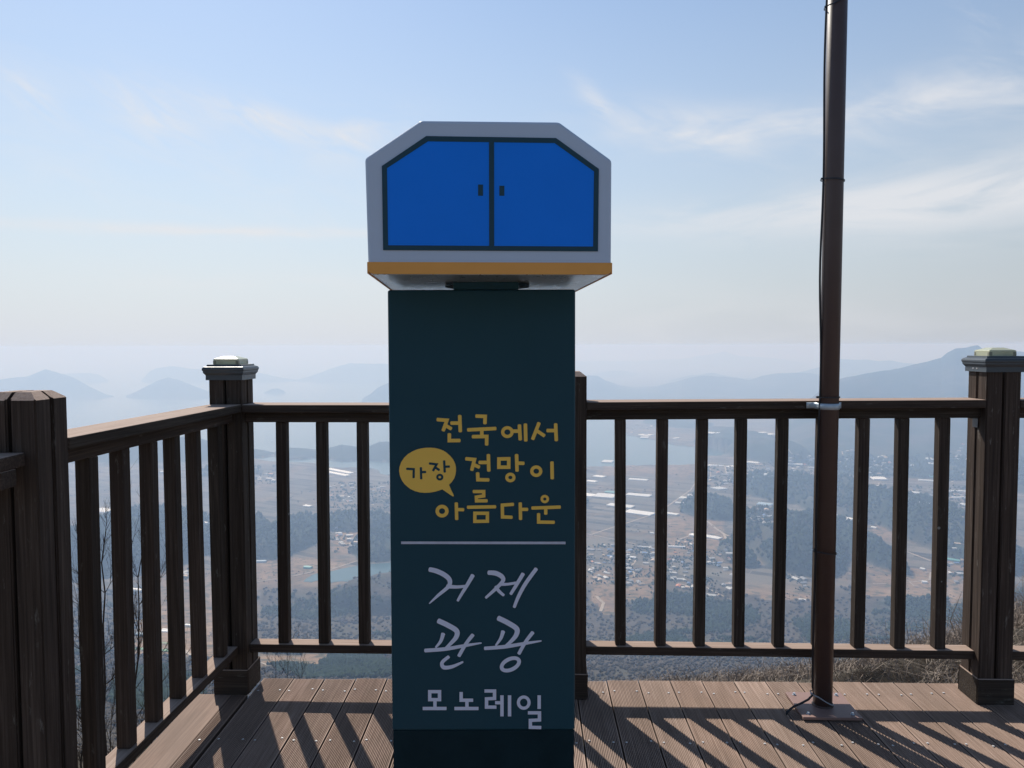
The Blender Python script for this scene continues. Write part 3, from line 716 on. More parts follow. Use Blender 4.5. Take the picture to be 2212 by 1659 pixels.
letters([S_([(452, 588), (520, 620), (582, 660), (580, 705), (540, 752), (500, 790)], [38, 38, 38, 34, 26, 18]), S_([(485, 682), (468, 735), (432, 780)], [30, 24, 14]), S_([(355, 803), (500, 792), (640, 768), (762, 748)], [28, 28, 24, 10]),
         S_([(700, 690), (650, 755), (600, 842)], [28, 26, 26]), S_([(525, 848), (478, 890), (490, 925), (550, 920), (628, 886)], [24, 26, 30, 26, 14]),
         S_([(887, 568), (955, 602), (1018, 645), (1014, 692), (974, 740), (932, 775)], [38, 38, 38, 34, 26, 18]), S_([(920, 665), (903, 715), (868, 765)], [30, 24, 14]), S_([(788, 787), (935, 775), (1075, 752), (1197, 733)], [26, 28, 24, 10]),
         S_([(1135, 672), (1082, 742), (1035, 825)], [28, 26, 26]), ('ring', (973, 903), 82, 52, 28, -.45)], ZB, 28, M_LET, label='second line of pale brush lettering')
letters([('closed', [(388, 1101), (459, 1101), (459, 1159), (388, 1159)]), [(426, 1165), (426, 1215)], [(337, 1223), (510, 1223)],
         [(616, 1103), (616, 1163), (703, 1163)], [(658, 1170), (658, 1215)], [(567, 1223), (742, 1223)],
         [(785, 1096), (858, 1096), (858, 1150), (800, 1153), (800, 1213), (872, 1213)], [(862, 1181), (908, 1181)], [(912, 1127), (912, 1280)], [(967, 1127), (967, 1280)],
         ('ring', (1070, 1180), 50, 52, 23), [(1182, 1127), (1182, 1226)], [(1100, 1254), (1184, 1254), (1184, 1306), (1118, 1309), (1118, 1359), (1197, 1361)]], ZB, 25, M_LET, 'butt', 'lowest line of pale block lettering')

# ------------------------------------------------------------------ valley, sea and hills far below the deck
PLAIN = -556.0; SEA = -560.0
def plan(x, y):
    d = ray(x, y); k = (PLAIN-CAMZ)/d.z; return (d.x*k, d.y*k)
def vis(xs, ys):                       # numpy version: plan position of measured photo points
    xs = np.asarray(xs, float); ys = np.asarray(ys, float)
    M = np.array(Rm); v = np.stack([(xs-1106)/FPX, -(ys-829.5)/FPX, -np.ones_like(xs)], -1) @ M.T
    k = (PLAIN-CAMZ)/v[..., 2]; return v[..., 0]*k, v[..., 1]*k
MT = np.array(Rm).T
def proj(X, Y, Z):                     # where a point of the valley was measured in the photo
    v = np.stack([X, Y, Z-CAMZ], -1) @ MT.T
    return 1106+FPX*v[..., 0]/-v[..., 2], 829.5-FPX*v[..., 1]/-v[..., 2]

# smooth value noise on the plan
def vnoise(X, Y, cell, seed):
    r = np.random.default_rng(seed); T = r.random((256, 256)).astype(np.float32)
    u = X/cell; v = Y/cell; i = np.floor(u).astype(int); j = np.floor(v).astype(int); fu = u-i; fv = v-j
    fu = fu*fu*(3-2*fu); fv = fv*fv*(3-2*fv)
    a = T[i & 255, j & 255]; b = T[(i+1) & 255, j & 255]; c_ = T[i & 255, (j+1) & 255]; d = T[(i+1) & 255, (j+1) & 255]
    return (a*(1-fu)+b*fu)*(1-fv)+(c_*(1-fu)+d*fu)*fv
def fbm(X, Y, cell, seed, oc=4, g=.5):
    s = 0; a = 1; t = 0
    for o in range(oc): s = s+a*vnoise(X, Y, cell/2**o, seed+o); t += a; a *= g
    return s/t
def inpoly(px, py, poly):
    ins = np.zeros(px.shape, bool); n = len(poly); j = n-1
    for i in range(n):
        xi, yi = poly[i]; xj, yj = poly[j]
        c_ = ((yi > py) != (yj > py)) & (px < (xj-xi)*(py-yi)/((yj-yi) if yj != yi else 1e-9)+xi)
        ins ^= c_; j = i
    return ins
def plan_poly(P): return [plan(*p) for p in P]

# ridges: (distance, half depth, [(photo x, photo y of the crest)])
RIDGES = [
 (5200, 900, [(1560, 1010), (1640, 960), (1700, 905), (1766, 850), (1790, 830), (1813, 820), (1853, 811), (1897, 802), (1941, 796), (1976, 787), (2004, 781), (2033, 773), (2046, 762), (2064, 753), (2078, 752), (2098, 748), (2112, 747), (2122, 754), (2160, 757), (2208, 763), (2300, 775), (2500, 800)]),
 (8800, 900, [(1180, 850), (1230, 822), (1269, 810), (1291, 811), (1308, 822), (1338, 834), (1369, 842), (1414, 838), (1455, 827), (1492, 816), (1517, 811), (1553, 814), (1590, 817), (1619, 822), (1644, 813), (1676, 807), (1713, 805), (1737, 806), (1767, 812), (1800, 822), (1900, 835), (2300, 845)]),
 (11500, 800, [(1380, 850), (1420, 838), (1450, 822), (1482, 812.5), (1520, 808), (1541, 805.8), (1566, 812), (1600, 818), (1640, 820), (1690, 815), (1727, 804.6), (1766, 795), (1816, 776), (1853, 778.8), (1871, 776.7), (1897, 780.6), (1923, 779), (1952, 784.5), (1978, 786), (2050, 790), (2400, 800)]),
 (14500, 900, [(1180, 830), (1247, 813), (1291, 807), (1320, 800), (1345, 801), (1382, 809.5), (1418, 819), (1455, 820.5), (1500, 822), (1700, 822)]),
 (21000, 1300, [(1180, 790), (1247, 780), (1370, 780), (1468, 775), (1517, 768), (1565, 759), (1602, 770), (1664, 771.5), (1713, 780), (1760, 792), (1830, 800)]),
 (8600, 260, [(-400, 812), (-200, 822), (0, 818.8), (58, 813), (80, 804), (98, 797), (137, 809), (169, 820), (195, 835), (230, 853), (262, 858), (275, 854), (310, 838), (340, 822), (363, 815.6), (385, 820), (420, 834), (443, 842), (470, 852), (500, 858), (520, 862)]),
 (12500, 400, [(-200, 822), (60, 818), (150, 806), (190, 806), (212, 809), (235, 822), (300, 828), (322, 803), (337, 795), (372, 791), (400, 794), (431, 797), (480, 806), (560, 806), (600, 815), (640, 821), (660, 816), (706, 799), (735, 789), (757, 782.7), (790, 784), (823, 785.5), (900, 790), (960, 806), (1040, 815), (1120, 824)]),
 (19000, 600, [(300, 822), (520, 800), (569, 796), (610, 803), (660, 812), (900, 812), (1100, 800), (1250, 806)]),
 (9200, 110, [(560, 856), (572, 846), (590, 839), (600, 838), (612, 843), (628, 856)]),
 (7600, 200, [(780, 862), (800, 850), (815, 838), (839, 826.6), (880, 815), (960, 812), (1040, 826), (1100, 858)]),
 (3950, 190, [(150, 950), (240, 938), (300, 938), (347, 945), (400, 944), (437, 952), (500, 972), (549, 976), (592, 979), (625, 971), (681, 976), (711, 972), (738, 963), (771, 968), (797, 966), (818, 958), (840, 955.8), (880, 958), (940, 985), (980, 1000)]),
]
# wooded hills: photo x range, photo y range of the footprint, height
HILLS = [(1526, 1700, 938, 1004, 75), (1482, 1592, 1082, 1128, 34), (1612, 1756, 1036, 1088, 38), (1590, 1790, 1128, 1238, 70),
         (1697, 1842, 1044, 1132, 55), (1873, 2014, 1056, 1234, 75), (1800, 1872, 1124, 1240, 45), (1960, 2096, 1090, 1200, 65), (1560, 1620, 1180, 1225, 25),
         (552, 684, 1126, 1206, 40), (684, 850, 1118, 1150, 30), (150, 450, 1132, 1252, 75), (450, 560, 1130, 1200, 40), (770, 900, 1150, 1215, 30), (720, 1000, 1262, 1330, 45),
         (840, 1280, 1060, 1110, 30), (430, 560, 1012, 1030, 14), (1400, 1530, 905, 925, 20), (2110, 2400, 1000, 1090, 60)]
SEAP = [plan_poly([(-900, 1003), (-300, 990), (150, 968), (420, 966), (540, 990), (700, 1001), (712, 1009), (771, 1011), (798, 1010), (826, 1024), (860, 1028), (1000, 1022), (1243, 1013), (1290, 1009), (1350, 1005), (1400, 1004), (1480, 1001),
                   (1500, 1001), (1520, 986), (1570, 976), (1530, 967), (1500, 965), (1470, 962), (1440, 955), (1400, 947), (1352, 939), (1344, 905), (1330, 880), (1300, 862), (1243, 852), (1200, 848), (1150, 790), (1100, 773), (-900, 773)])]
POND = plan_poly([(655, 1257), (662, 1250), (680, 1240), (708, 1236), (735, 1230), (770, 1223), (800, 1219), (850, 1216), (930, 1214), (960, 1230), (930, 1250), (850, 1257), (800, 1256), (770, 1259), (738, 1256), (715, 1259), (690, 1254), (672, 1258)])

T0 = np.concatenate([np.linspace(-1.7, -.78, 30)[:-1], np.linspace(-.78, .78, 900), np.linspace(.78, 1.7, 30)[1:]])
ypx = np.concatenate([np.linspace(1470, 1290, 260)[:-1], np.linspace(1290, 860, 400)[:-1], np.linspace(860, 775, 170)])
def slope_prof(d):
    return np.interp(d, [4, 8, 14, 25, 60, 200, 420, 700, 1000, 1300, 1560, 1750], [.78, .75, .72, .70, .64, .56, .495, .446, .408, .378, .352, .3193])
D1 = 561.5/((ypx-746)/FPX)
Dn = np.concatenate([np.geomspace(4.0, 1300, 330)[:-1], np.linspace(1300, 1750, 130)[:-1], D1[D1 >= 1750]])
TT, YY = np.meshgrid(T0, Dn)
XX = TT*YY
def heights(X, Y):
    px, py = proj(X, Y, np.full_like(X, PLAIN))
    n1_ = fbm(X, Y, 420, 5); n2_ = fbm(X, Y, 90, 9, 3)
    z = np.full(X.shape, PLAIN)+0.0
    forest = np.zeros(X.shape)
    wx = (n1_-.5)*46; wy = (fbm(X, Y, 420, 25)-.5)*26
    near = np.clip((1750-Y)/100, 0, 1)
    for (x0, x1, y0, y1, h) in HILLS:
        cx_, cy_ = (x0+x1)/2, (y0+y1)/2
        # footprint in metres
        ax, ay = plan(cx_, cy_); bx_, by_ = plan(x1, cy_); _, fy = plan(cx_, y0); _, ny = plan(cx_, y1)
        cyy = (fy+ny)/2; cxx = ax/ay*cyy; rx = abs(bx_-ax)*1.12; ry = (fy-ny)/2*1.1
        jit = (fbm(X, Y, max(rx, ry)*.7, 40+int(x0) % 7)-.5)*1.1
        q = ((X-cxx)/rx)**2+((Y-cyy)/ry)**2+jit
        f = np.clip(1-q, 0, 1); hh = h*(1-(1-f)**2)*(.75+.5*n2_)
        z = np.maximum(z, PLAIN+hh*np.clip(f*6, 0, 1)); forest = np.maximum(forest, np.clip(f*9, 0, 1))
    ridge = np.zeros(X.shape)
    for ri, (D0, w, P) in enumerate(RIDGES):
        P = np.array(P, float); d = np.stack([(P[:, 0]-1106)/FPX, -(P[:, 1]-829.5)/FPX, -np.ones(len(P))], -1) @ np.array(Rm).T
        tt = d[:, 0]/d[:, 1]; hz_ = CAMZ + d[:, 2]/d[:, 1]*D0
        o = np.argsort(tt); tq = X/Y
        ht = np.interp(tq, tt[o], hz_[o], left=SEA-40, right=SEA-40)
        ht = ht + (fbm(tq*9000, Y*0, 130, 60+ri, 4)-.5)*D0*.0016 - .5*D0*.0004
        dd = (Y-D0)/w; front = np.where(dd < 0, np.exp(-np.abs(dd)**1.6*.9), np.exp(-dd**2*.5))
        rough = (fbm(X, Y, w*.8, 80+ri, 5)-.5)*(1-np.exp(-np.abs(dd)*2.0))*.6
        hh = (ht-PLAIN)*front*(1+rough)
        zz = PLAIN-12+hh*1.0+12*front
        use = (ht > SEA-20)
        z = np.where(use & (zz > z), zz, z); forest = np.where(use & (zz > PLAIN+4), 1, forest)
        ridge = np.maximum(ridge, np.where(use, np.clip((zz-PLAIN)/30, 0, 1), 0))
    # mountain side falling away from the deck
    zs_ = CAMZ-slope_prof(Y)*Y + near*0
    zs_ = zs_ + (n1_-.5)*np.clip((Y-150)/500, 0, 1)*42*np.clip((1750-Y)/250, 0, 1) + (n2_-.5)*np.clip((Y-60)/500, 0, 1)*10*np.clip((1750-Y)/250, 0, 1)
    mside = Y < 1750
    z = np.where(mside, np.maximum(zs_, z), z)
    sea = np.zeros(X.shape, bool)
    wX = X+(fbm(X, Y, 160, 30)-.5)*90*np.clip(Y/4000, .3, 2); wY = Y+(fbm(X, Y, 260, 33)-.5)*200*np.clip(Y/4500, .3, 3)
    for P in SEAP: sea |= inpoly(wX, wY, P)
    sea &= (z < PLAIN+2) | (ridge < .12)
    sea &= Y > 2500
    z = np.where(sea, SEA-8-0*z, z); forest = np.where(sea, 0, forest)
    pond = inpoly(X+(n2_-.5)*14, Y+(n2_-.5)*24, POND)
    return z, forest, sea, pond, px, py, n1_, n2_
Z, FOR, SEAM, PONDM, PX_, PY_, N1, N2 = heights(XX, YY)
# knoll with scrub just beyond the deck on the right
def knoll(X, Y):
    t = X/np.maximum(Y, .1)
    s = np.interp(t, [-.1, .05, .12, .18, .278, .394, .456, .523, .602, .676, 1.2], [.55, .50, .475, .462, .452, .440, .430, .416, .400, .372, .33])
    zc_ = CAMZ-s*Y
    w = np.clip((Y-4)/3.5, 0, 1)*np.clip((19-Y)/5, 0, 1)
    return zc_, w
zk, wk = knoll(XX, YY)
Z = np.where(wk > 0, np.maximum(Z, zk*wk+Z*(1-wk)), Z) + np.where(YY < 30, (fbm(XX, YY, 1.3, 55)-.5)*.16, 0)
# land cover --------------------------------------------------
brown = np.zeros(XX.shape); bare = np.zeros(XX.shape)
BROWN = [(555, 730, 1204, 1274), (455, 560, 1215, 1300), (330, 470, 1242, 1420), (1870, 2014, 1230, 1290), (2030, 2110, 1165, 1300), (1270, 1420, 1225, 1330), (1420, 1560, 1120, 1200), (1900, 1950, 1130, 1165), (718, 780, 1150, 1195), (1300, 1500, 1003, 1025), (1700, 1850, 1030, 1045)]
jx = (fbm(XX, YY, 120, 71)-.5)*60; jy = (fbm(XX, YY, 160, 73)-.5)*28
for (x0, x1, y0, y1) in BROWN:
    q = np.maximum(np.abs(PX_+jx-(x0+x1)/2)/((x1-x0)/2), np.abs(PY_+jy-(y0+y1)/2)/((y1-y0)/2)); brown = np.maximum(brown, np.clip((1.1-q)*6, 0, 1)*.9)
side = np.clip((1800-YY)/120, 0, 1)
# which parts of the mountain side are fields rather than wood
opn = np.zeros(XX.shape)
zx, zy = proj(XX, YY, Z)
for (x0, x1, y0, y1) in [(330, 560, 1240, 1345), (290, 470, 1340, 1420), (1270, 1420, 1225, 1300), (1420, 1560, 1225, 1262), (1600, 1760, 1256, 1290), (1640, 1760, 1276, 1300), (1862, 2120, 1225, 1288), (2040, 2120, 1160, 1300), (560, 700, 1412, 1440), (1290, 1330, 1262, 1325)]:
    q = np.maximum(np.abs(zx+jx*.8-(x0+x1)/2)/((x1-x0)/2), np.abs(zy+jy*.8-(y0+y1)/2)/((y1-y0)/2)); opn = np.maximum(opn, np.clip((1.1-q)*6, 0, 1))
pine = np.zeros(XX.shape)
for (x0, x1, y0, y1) in [(1356, 1560, 1285, 1352), (1500, 1640, 1300, 1372), (1862, 2100, 1284, 1370), (1700, 1860, 1320, 1380), (560, 850, 1275, 1345), (560, 860, 1405, 1475), (700, 840, 1395, 1440), (1640, 1800, 1100, 1220), (240, 440, 1440, 1560), (1340, 1500, 1370, 1430)]:
    q = np.hypot((zx+jx-(x0+x1)/2)/((x1-x0)/2), (zy+jy-(y0+y1)/2)/((y1-y0)/2)); pine = np.maximum(pine, np.clip((1.15-q)*3, 0, 1))
wood_ = np.maximum(FOR, side*(1-opn))
mixn = fbm(XX, YY, 150, 91, 4)
pinef = np.clip(pine+(mixn-.56)*3.2, 0, 1)*np.where(side > .3, 1, 1); pinef = np.where((side < .3) & (FOR > .3), np.clip(.85+(mixn-.45)*2.4, 0, 1), pinef)
cR = wood_*pinef; cG = wood_*(1-pinef); cB = np.clip(np.maximum(brown, opn*side), 0, 1)*(1-wood_)
lot = np.clip((fbm(XX, YY, 90, 101, 3)-.54)*8, 0, 1)*(1-wood_)*(1-cB)
cB = np.maximum(cB, lot*.5)
rows, cols = XX.shape
V = np.stack([XX, YY, Z], -1).reshape(-1, 3)
ii = (np.arange(rows-1)[:, None]*cols+np.arange(cols-1)[None, :]).ravel()
Fq = np.stack([ii, ii+1, ii+cols+1, ii+cols], -1)
me = fast_mesh('terrain', V, Fq, True)
ca_ = me.color_attributes.new('cover', 'FLOAT_COLOR', 'POINT')
ca_.data.foreach_set('color', np.stack([cR, cG, cB, np.ones_like(cR)], -1).reshape(-1).astype(np.float32))
g = G('valley_land'); geo = g.n('ShaderNodeNewGeometry'); pos = geo.outputs['Position']
at_ = g.n('ShaderNodeAttribute'); at_.attribute_name = 'cover'; sr = g.n('ShaderNodeSeparateColor'); g.l(at_.outputs['Color'], sr.inputs[0])
mpf = g.n('ShaderNodeMapping'); mpf.inputs['Rotation'].default_value = (0, 0, R(30)); g.l(pos, mpf.inputs[0])
br = g.n('ShaderNodeTexBrick'); g.l(mpf.outputs[0], br.inputs[0]); br.inputs['Scale'].default_value = 1.0
br.inputs['Brick Width'].default_value = 170; br.inputs['Row Height'].default_value = 30; br.inputs['Mortar Size'].default_value = 1.6; br.offset_frequency = 3; br.squash = .7; br.squash_frequency = 4
br.inputs['Color1'].default_value = (.034, .034, .029, 1); br.inputs['Color2'].default_value = (.215, .190, .150, 1); br.inputs['Mortar'].default_value = (.19, .17, .14, 1)
fld = g.mix(.15, br.outputs[0], g.ramp(g.noise(.006, 4, pos), [(.3, (.070, .064, .054)), (.5, (.105, .095, .078)), (.72, (.095, .110, .070))]))
fld = g.mix(g.math('MULTIPLY', g.ramp(g.noise(.02, 5, pos, (1, 3, 1)), [(.55, (0, 0, 0)), (.7, (1, 1, 1))]), .4), fld, (.20, .16, .12))
soil = g.ramp(g.noise(.012, 6, pos, rough=.65), [(.3, (.13, .088, .056)), (.5, (.25, .165, .10)), (.7, (.36, .25, .16))])
soil = g.mix(g.ramp(g.noise(.05, 4, pos), [(.5, (0, 0, 0)), (.62, (1, 1, 1))]), soil, (.085, .080, .050))
cn = g.noise(.11, 4, pos, rough=.7); cn2 = g.noise(.02, 4, pos)
ev = g.ramp(cn, [(.3, (.012, .026, .018)), (.5, (.021, .042, .027)), (.72, (.036, .062, .036))])
ev = g.mix(.35, ev, g.ramp(cn2, [(.35, (.022, .036, .024)), (.65, (.055, .068, .042))]))
dc = g.ramp(cn, [(.3, (.040, .036, .030)), (.5, (.072, .062, .050)), (.72, (.11, .094, .074))])
dc = g.mix(.3, dc, g.ramp(cn2, [(.35, (.05, .045, .034)), (.65, (.12, .09, .068))]))
c = g.mix(sr.outputs[2], fld, soil); c = g.mix(sr.outputs[1], c, dc); c = g.mix(sr.outputs[0], c, ev)
bmp = g.n('ShaderNodeBump'); bmp.inputs['Strength'].default_value = 1.0; bmp.inputs['Distance'].default_value = 4.0
g.l(g.math('MULTIPLY', cn, g.math('ADD', sr.outputs[0], sr.outputs[1], True)), bmp.inputs['Height']); g.l(bmp.outputs[0], g.b.inputs['Normal'])
g.set(c, .95); g.b.inputs['Specular IOR Level'].default_value = .1; M_LAND = g.m
tag(link('terrain', me, M_LAND), kind='structure')
# hilltop behind and below the deck
gx, gy = np.meshgrid(np.linspace(-70, 70, 60), np.linspace(-90, 6.0, 50))
gz = -1.45-.004*gx**2*.5-.0*gy+(fbm(gx, gy, 9, 7)-.5)*.8-np.clip(-gy-20, 0, 99)*.10 - np.clip(gy-2, 0, 9)*1.3
n_ = gx.shape[1]; ii = (np.arange(gx.shape[0]-1)[:, None]*n_+np.arange(n_-1)[None, :]).ravel()
me = fast_mesh('hilltop', np.stack([gx, gy, gz], -1).reshape(-1, 3), np.stack([ii, ii+1, ii+n_+1, ii+n_], -1), True)
g = G('dry_grass_soil'); g.set(g.ramp(g.noise(1.7, 7, rough=.7), [(.3, (.06, .045, .028)), (.5, (.13, .10, .065)), (.7, (.22, .175, .12))]), .95); g.bump(g.noise(12, 5), .8, .03); M_HILL = g.m
tag(link('hilltop', me, M_HILL), kind='structure')
# sea and pond
def sheet(name, poly, z, mat):
    me = mesh(name, [(x, y, z) for x, y in poly], [tuple(range(len(poly)))])
    if me.polygons[0].normal.z < 0: me.flip_normals()
    return tag(link(name, me, mat), kind='structure')
g = G('bay_water'); geo = g.n('ShaderNodeNewGeometry'); g.set((.035, .10, .115), .22)
g.b.inputs['IOR'].default_value = 1.33
b = g.n('ShaderNodeBump'); b.inputs['Strength'].default_value = .35; b.inputs['Distance'].default_value = 1.0; g.l(g.noise(.05, 5, geo.outputs['Position']), b.inputs['Height']); g.l(b.outputs[0], g.b.inputs['Normal']); M_SEA = g.m
me = mesh('sea', [(-55000, 2600, SEA), (55000, 2600, SEA), (55000, 40000, SEA), (-55000, 40000, SEA)], [(0, 1, 2, 3)])
tag(link('sea', me, M_SEA), kind='structure')
sheet('pond', [(p[0], p[1]) for p in POND], PLAIN+.8, M_SEA)

def ground_z(X, Y):
    X = np.atleast_1d(np.asarray(X, float)); Y = np.atleast_1d(np.asarray(Y, float))
    t = X/Y; i = np.clip(np.searchsorted(T0, t)-1, 0, len(T0)-2); j = np.clip(np.searchsorted(Dn, Y)-1, 0, len(Dn)-2)
    a = (t-T0[i])/(T0[i+1]-T0[i]); b_ = (Y-Dn[j])/(Dn[j+1]-Dn[j])
    return (Z[j, i]*(1-a)+Z[j, i+1]*a)*(1-b_)+(Z[j+1, i]*(1-a)+Z[j+1, i+1]*a)*b_
def hit(x, y):
    """first point of the land seen at photo x, y"""
    d = ray(x, y); k = np.geomspace(30, 20000, 1600); X = d.x/d.y*k; Zr = CAMZ+d.z/d.y*k
    gz_ = ground_z(X, k); s = np.nonzero(gz_ >= Zr)[0]
    i = s[0] if len(s) else len(k)-1
    return float(X[i]), float(k[i]), float(max(gz_[i], SEA))
# roads and farm tracks ---------------------------------------
g = G('farm_track'); g.set(g.ramp(g.noise(.08, 4), [(.3, (.30, .24, .18)), (.7, (.46, .38, .29))]), .9); M_ROAD = g.m
c1 = lambda *P: [(1247+x/4.08, 894.6+y/4.08) for x, y in P]
c2 = lambda *P: [(1669.8+x/4.08, 894.6+y/4.08) for x, y in P]
c3 = lambda *P: [(135.5+x/3.0222, 894.6+y/3.0222) for x, y in P]
c4 = lambda *P: [(x/3.558, 1192.7+y/3.558) for x, y in P]
c5 = lambda *P: [(1247+x/2.2922, 1247+y/2.2922) for x, y in P]
ROADS = [(c1((90, 1065), (130, 1065), (330, 1000), (435, 965), (680, 885), (790, 820), (1000, 672)), 6), (c1((95, 1065), (340, 1108), (520, 1150)), 5), (c1((1140, 945), (1215, 1005), (1290, 1058), (1400, 1045)), 8),
         (c1((1290, 1058), (1312, 1105)), 7), (c1((900, 1108), (1015, 1065)), 6), (c1((1480, 958), (1650, 958), (1720, 945)), 6), (c1((1140, 1025), (1300, 1035)), 3), (c1((1000, 672), (1050, 590), (1170, 560)), 5),
         (c1((1170, 460), (1180, 600), (1270, 600)), 4), (c1((1300, 460), (1325, 570), (1370, 600)), 6), (c1((1528, 870), (1528, 955)), 5), (c1((1850, 310), (1890, 360), (2010, 400)), 6), (c1((1545, 480), (1570, 570)), 6),
         (c1((435, 1365), (490, 1330), (520, 1290)), 5), (c1((435, 1350), (480, 1370), (515, 1438)), 5), (c1((1840, 530), (2070, 520)), 6), (c2((930, 608), (1018, 688)), 7), (c2((1565, 605), (1680, 525)), 6), (c2((1200, 608), (1440, 610), (1740, 600)), 5),
         (c2((830, 600), (1060, 602), (1200, 608)), 5), (c2((1175, 1215), (1390, 1300)), 7), (c2((1665, 910), (1692, 950), (1730, 972)), 6), (c2((608, 335), (622, 385), (592, 430)), 6), (c2((880, 1500), (1000, 1500)), 4),
         (c2((1180, 1475), (1240, 1480), (1380, 1470), (1392, 1402), (1340, 1402)), 5), (c2((1205, 1480), (1240, 1520), (1290, 1530)), 4), (c2((1590, 1160), (1700, 1158)), 5), (c2((120, 545), (350, 520)), 6), (c2((600, 525), (700, 550)), 6),
         (c3((1730, 1028), (1920, 960)), 5), (c3((1500, 1062), (1640, 1035)), 5), (c3((1270, 1100), (1390, 1080)), 4), (c4((1430, 760), (1500, 830), (1600, 850)), 4), (c5((95, 100), (130, 130), (115, 175)), 7), (c5((640, 55), (770, 120)), 4), (c5((500, 35), (590, 60)), 4),
         (c5((180, 650), (330, 690)), 4), ([(560, 1432), (600, 1440)], 3), ([(640, 1450), (680, 1468)], 3)]
rv, rf = [], []
for pts, w in ROADS:
    P = [hit(*p) for p in pts]
    path = []
    for a, b in zip(P[:-1], P[1:]):
        m = max(2, int(math.hypot(b[0]-a[0], b[1]-a[1])/25)); path += [(a[0]+(b[0]-a[0])*i/m, a[1]+(b[1]-a[1])*i/m) for i in range(m)]
    path.append(P[-1][:2]); b0 = len(rv)
    for i, p in enumerate(path):
        q = path[min(i+1, len(path)-1)]; q0 = path[max(i-1, 0)]; dx, dy = q[0]-q0[0], q[1]-q0[1]; l_ = math.hypot(dx, dy) or 1
        for s in (-1, 1):
            x = p[0]-dy/l_*w/2*s; y = p[1]+dx/l_*w/2*s; rv.append((x, y, max(ground_z(x, y)[0], ground_z(*p)[0])+.9))
    for i in range(len(path)-1): rf.append((b0+2*i, b0+2*i+2, b0+2*i+3, b0+2*i+1))
tag(link('farm_roads', mesh('farm_roads', rv, rf), M_ROAD), kind='structure')

# ------------------------------------------------------------------ greenhouses, houses and boats in the valley
GAPS = [(-999, 146, 'behind the near left post'), (146, 160, 'through the first gap of the angled left railing'), (160, 207, 'behind the first baluster of the angled railing'), (207, 235, 'through the second gap of the angled left railing'), (235, 277, 'behind the second baluster of the angled railing'),
        (277, 298, 'through the third gap of the angled left railing'), (298, 338, 'behind the third baluster of the angled railing'), (338, 354, 'through the fourth gap of the angled left railing'), (354, 390, 'behind the fourth baluster of the angled railing'), (390, 404, 'through the fifth gap of the angled left railing'), (404, 435, 'behind the fifth baluster of the angled railing'),
        (435, 456, 'just left of the corner post'), (456, 547, 'behind the corner post'), (547, 594, 'through the first gap right of the corner post'), (594, 621, 'behind the first baluster right of the corner post'), (621, 682, 'through the second gap right of the corner post'), (682, 709, 'behind the second baluster right of the corner post'),
        (709, 770, 'through the third gap right of the corner post'), (770, 795, 'behind the third baluster right of the corner post'), (795, 842, 'through the gap touching the pillar on its left'), (842, 1269, 'behind the sign pillar')]
_o = ['first', 'second', 'third', 'fourth', 'fifth', 'sixth', 'seventh', 'eighth', 'ninth', 'tenth']
_e = [1330, 1353, 1415, 1440, 1500, 1526, 1585, 1612, 1671, 1699, 1757, 1797]
_p = 1269
for i, e_ in enumerate(_e):
    GAPS.append((_p, e_, ('through the %s gap right of the pillar' if i % 2 == 0 else 'behind the %s baluster right of the pillar') % _o[i//2] if i < 11 else 'behind the brown pole')); _p = e_
for (a_, b_, nm) in [(1797, 1844, 'through the gap touching the pole on its right'), (1844, 1875, 'behind the first baluster right of the pole'), (1875, 1929, 'through the second gap right of the pole'), (1929, 1961, 'behind the second baluster right of the pole'),
                     (1961, 2018, 'through the third gap right of the pole'), (2018, 2051, 'behind the third baluster right of the pole'), (2051, 2101, 'through the gap beside the right lamp post'), (2101, 9999, 'behind the right lamp post')]: GAPS.append((a_, b_, nm))
def gap_of(x):
    for a_, b_, nm in GAPS:
        if a_ <= x < b_: return nm
def pm(name, c1_, c2_, rough=.6):
    g = G(name); geo = g.n('ShaderNodeNewGeometry'); g.set(g.ramp(g.noise(.12, 4, geo.outputs['Position']), [(.35, c1_), (.65, c2_)]), rough); return g.m
M_GH = pm('greenhouse_film', (.74, .74, .72), (.86, .86, .84), .5); M_GHT = pm('teal_roof_sheet', (.10, .36, .34), (.16, .46, .42)); M_GHB = pm('pale_blue_roof_sheet', (.36, .50, .62), (.46, .60, .70))
M_GRW = pm('greenhouse_end', (.40, .42, .42), (.5, .5, .5))
ROOFS = {'white': pm('white_roof', (.40, .40, .39), (.58, .58, .57)), 'grey': pm('grey_roof', (.16, .17, .19), (.28, .29, .31)), 'blue': pm('blue_roof', (.09, .17, .34), (.14, .25, .44)),
         'orange': pm('orange_roof', (.48, .15, .07), (.60, .24, .12)), 'tan': pm('tan_roof', (.42, .30, .20), (.55, .42, .30))}
M_WALL = pm('house_wall', (.30, .28, .25), (.44, .42, .38))
def gh_mesh(ln, wd, spans, h=3.6):
    V, F = [], []; k = 6; sw = wd/spans
    prof = [(-wd/2, 0)]
    for s in range(spans):
        for i in range(k+1):
            a = math.pi*(1-i/k); prof.append((-wd/2+sw*(s+.5)+sw/2*math.cos(a), h*.45+h*.55*math.sin(a)))
    prof.append((wd/2, 0)); m = len(prof)
    for x in (-ln/2, ln/2): V += [(x, p[0], p[1]) for p in prof]
    for i in range(m-1): F.append((i, i+1, m+i+1, m+i))
    F.append(tuple(range(m))[::-1]); F.append(tuple(range(m, 2*m)))
    me = mesh('greenhouse', V, F); bm = bmesh.new(); bm.from_mesh(me); bmesh.ops.recalc_face_normals(bm, faces=bm.faces[:]); bm.to_mesh(me); bm.free()
    return me
GH = []
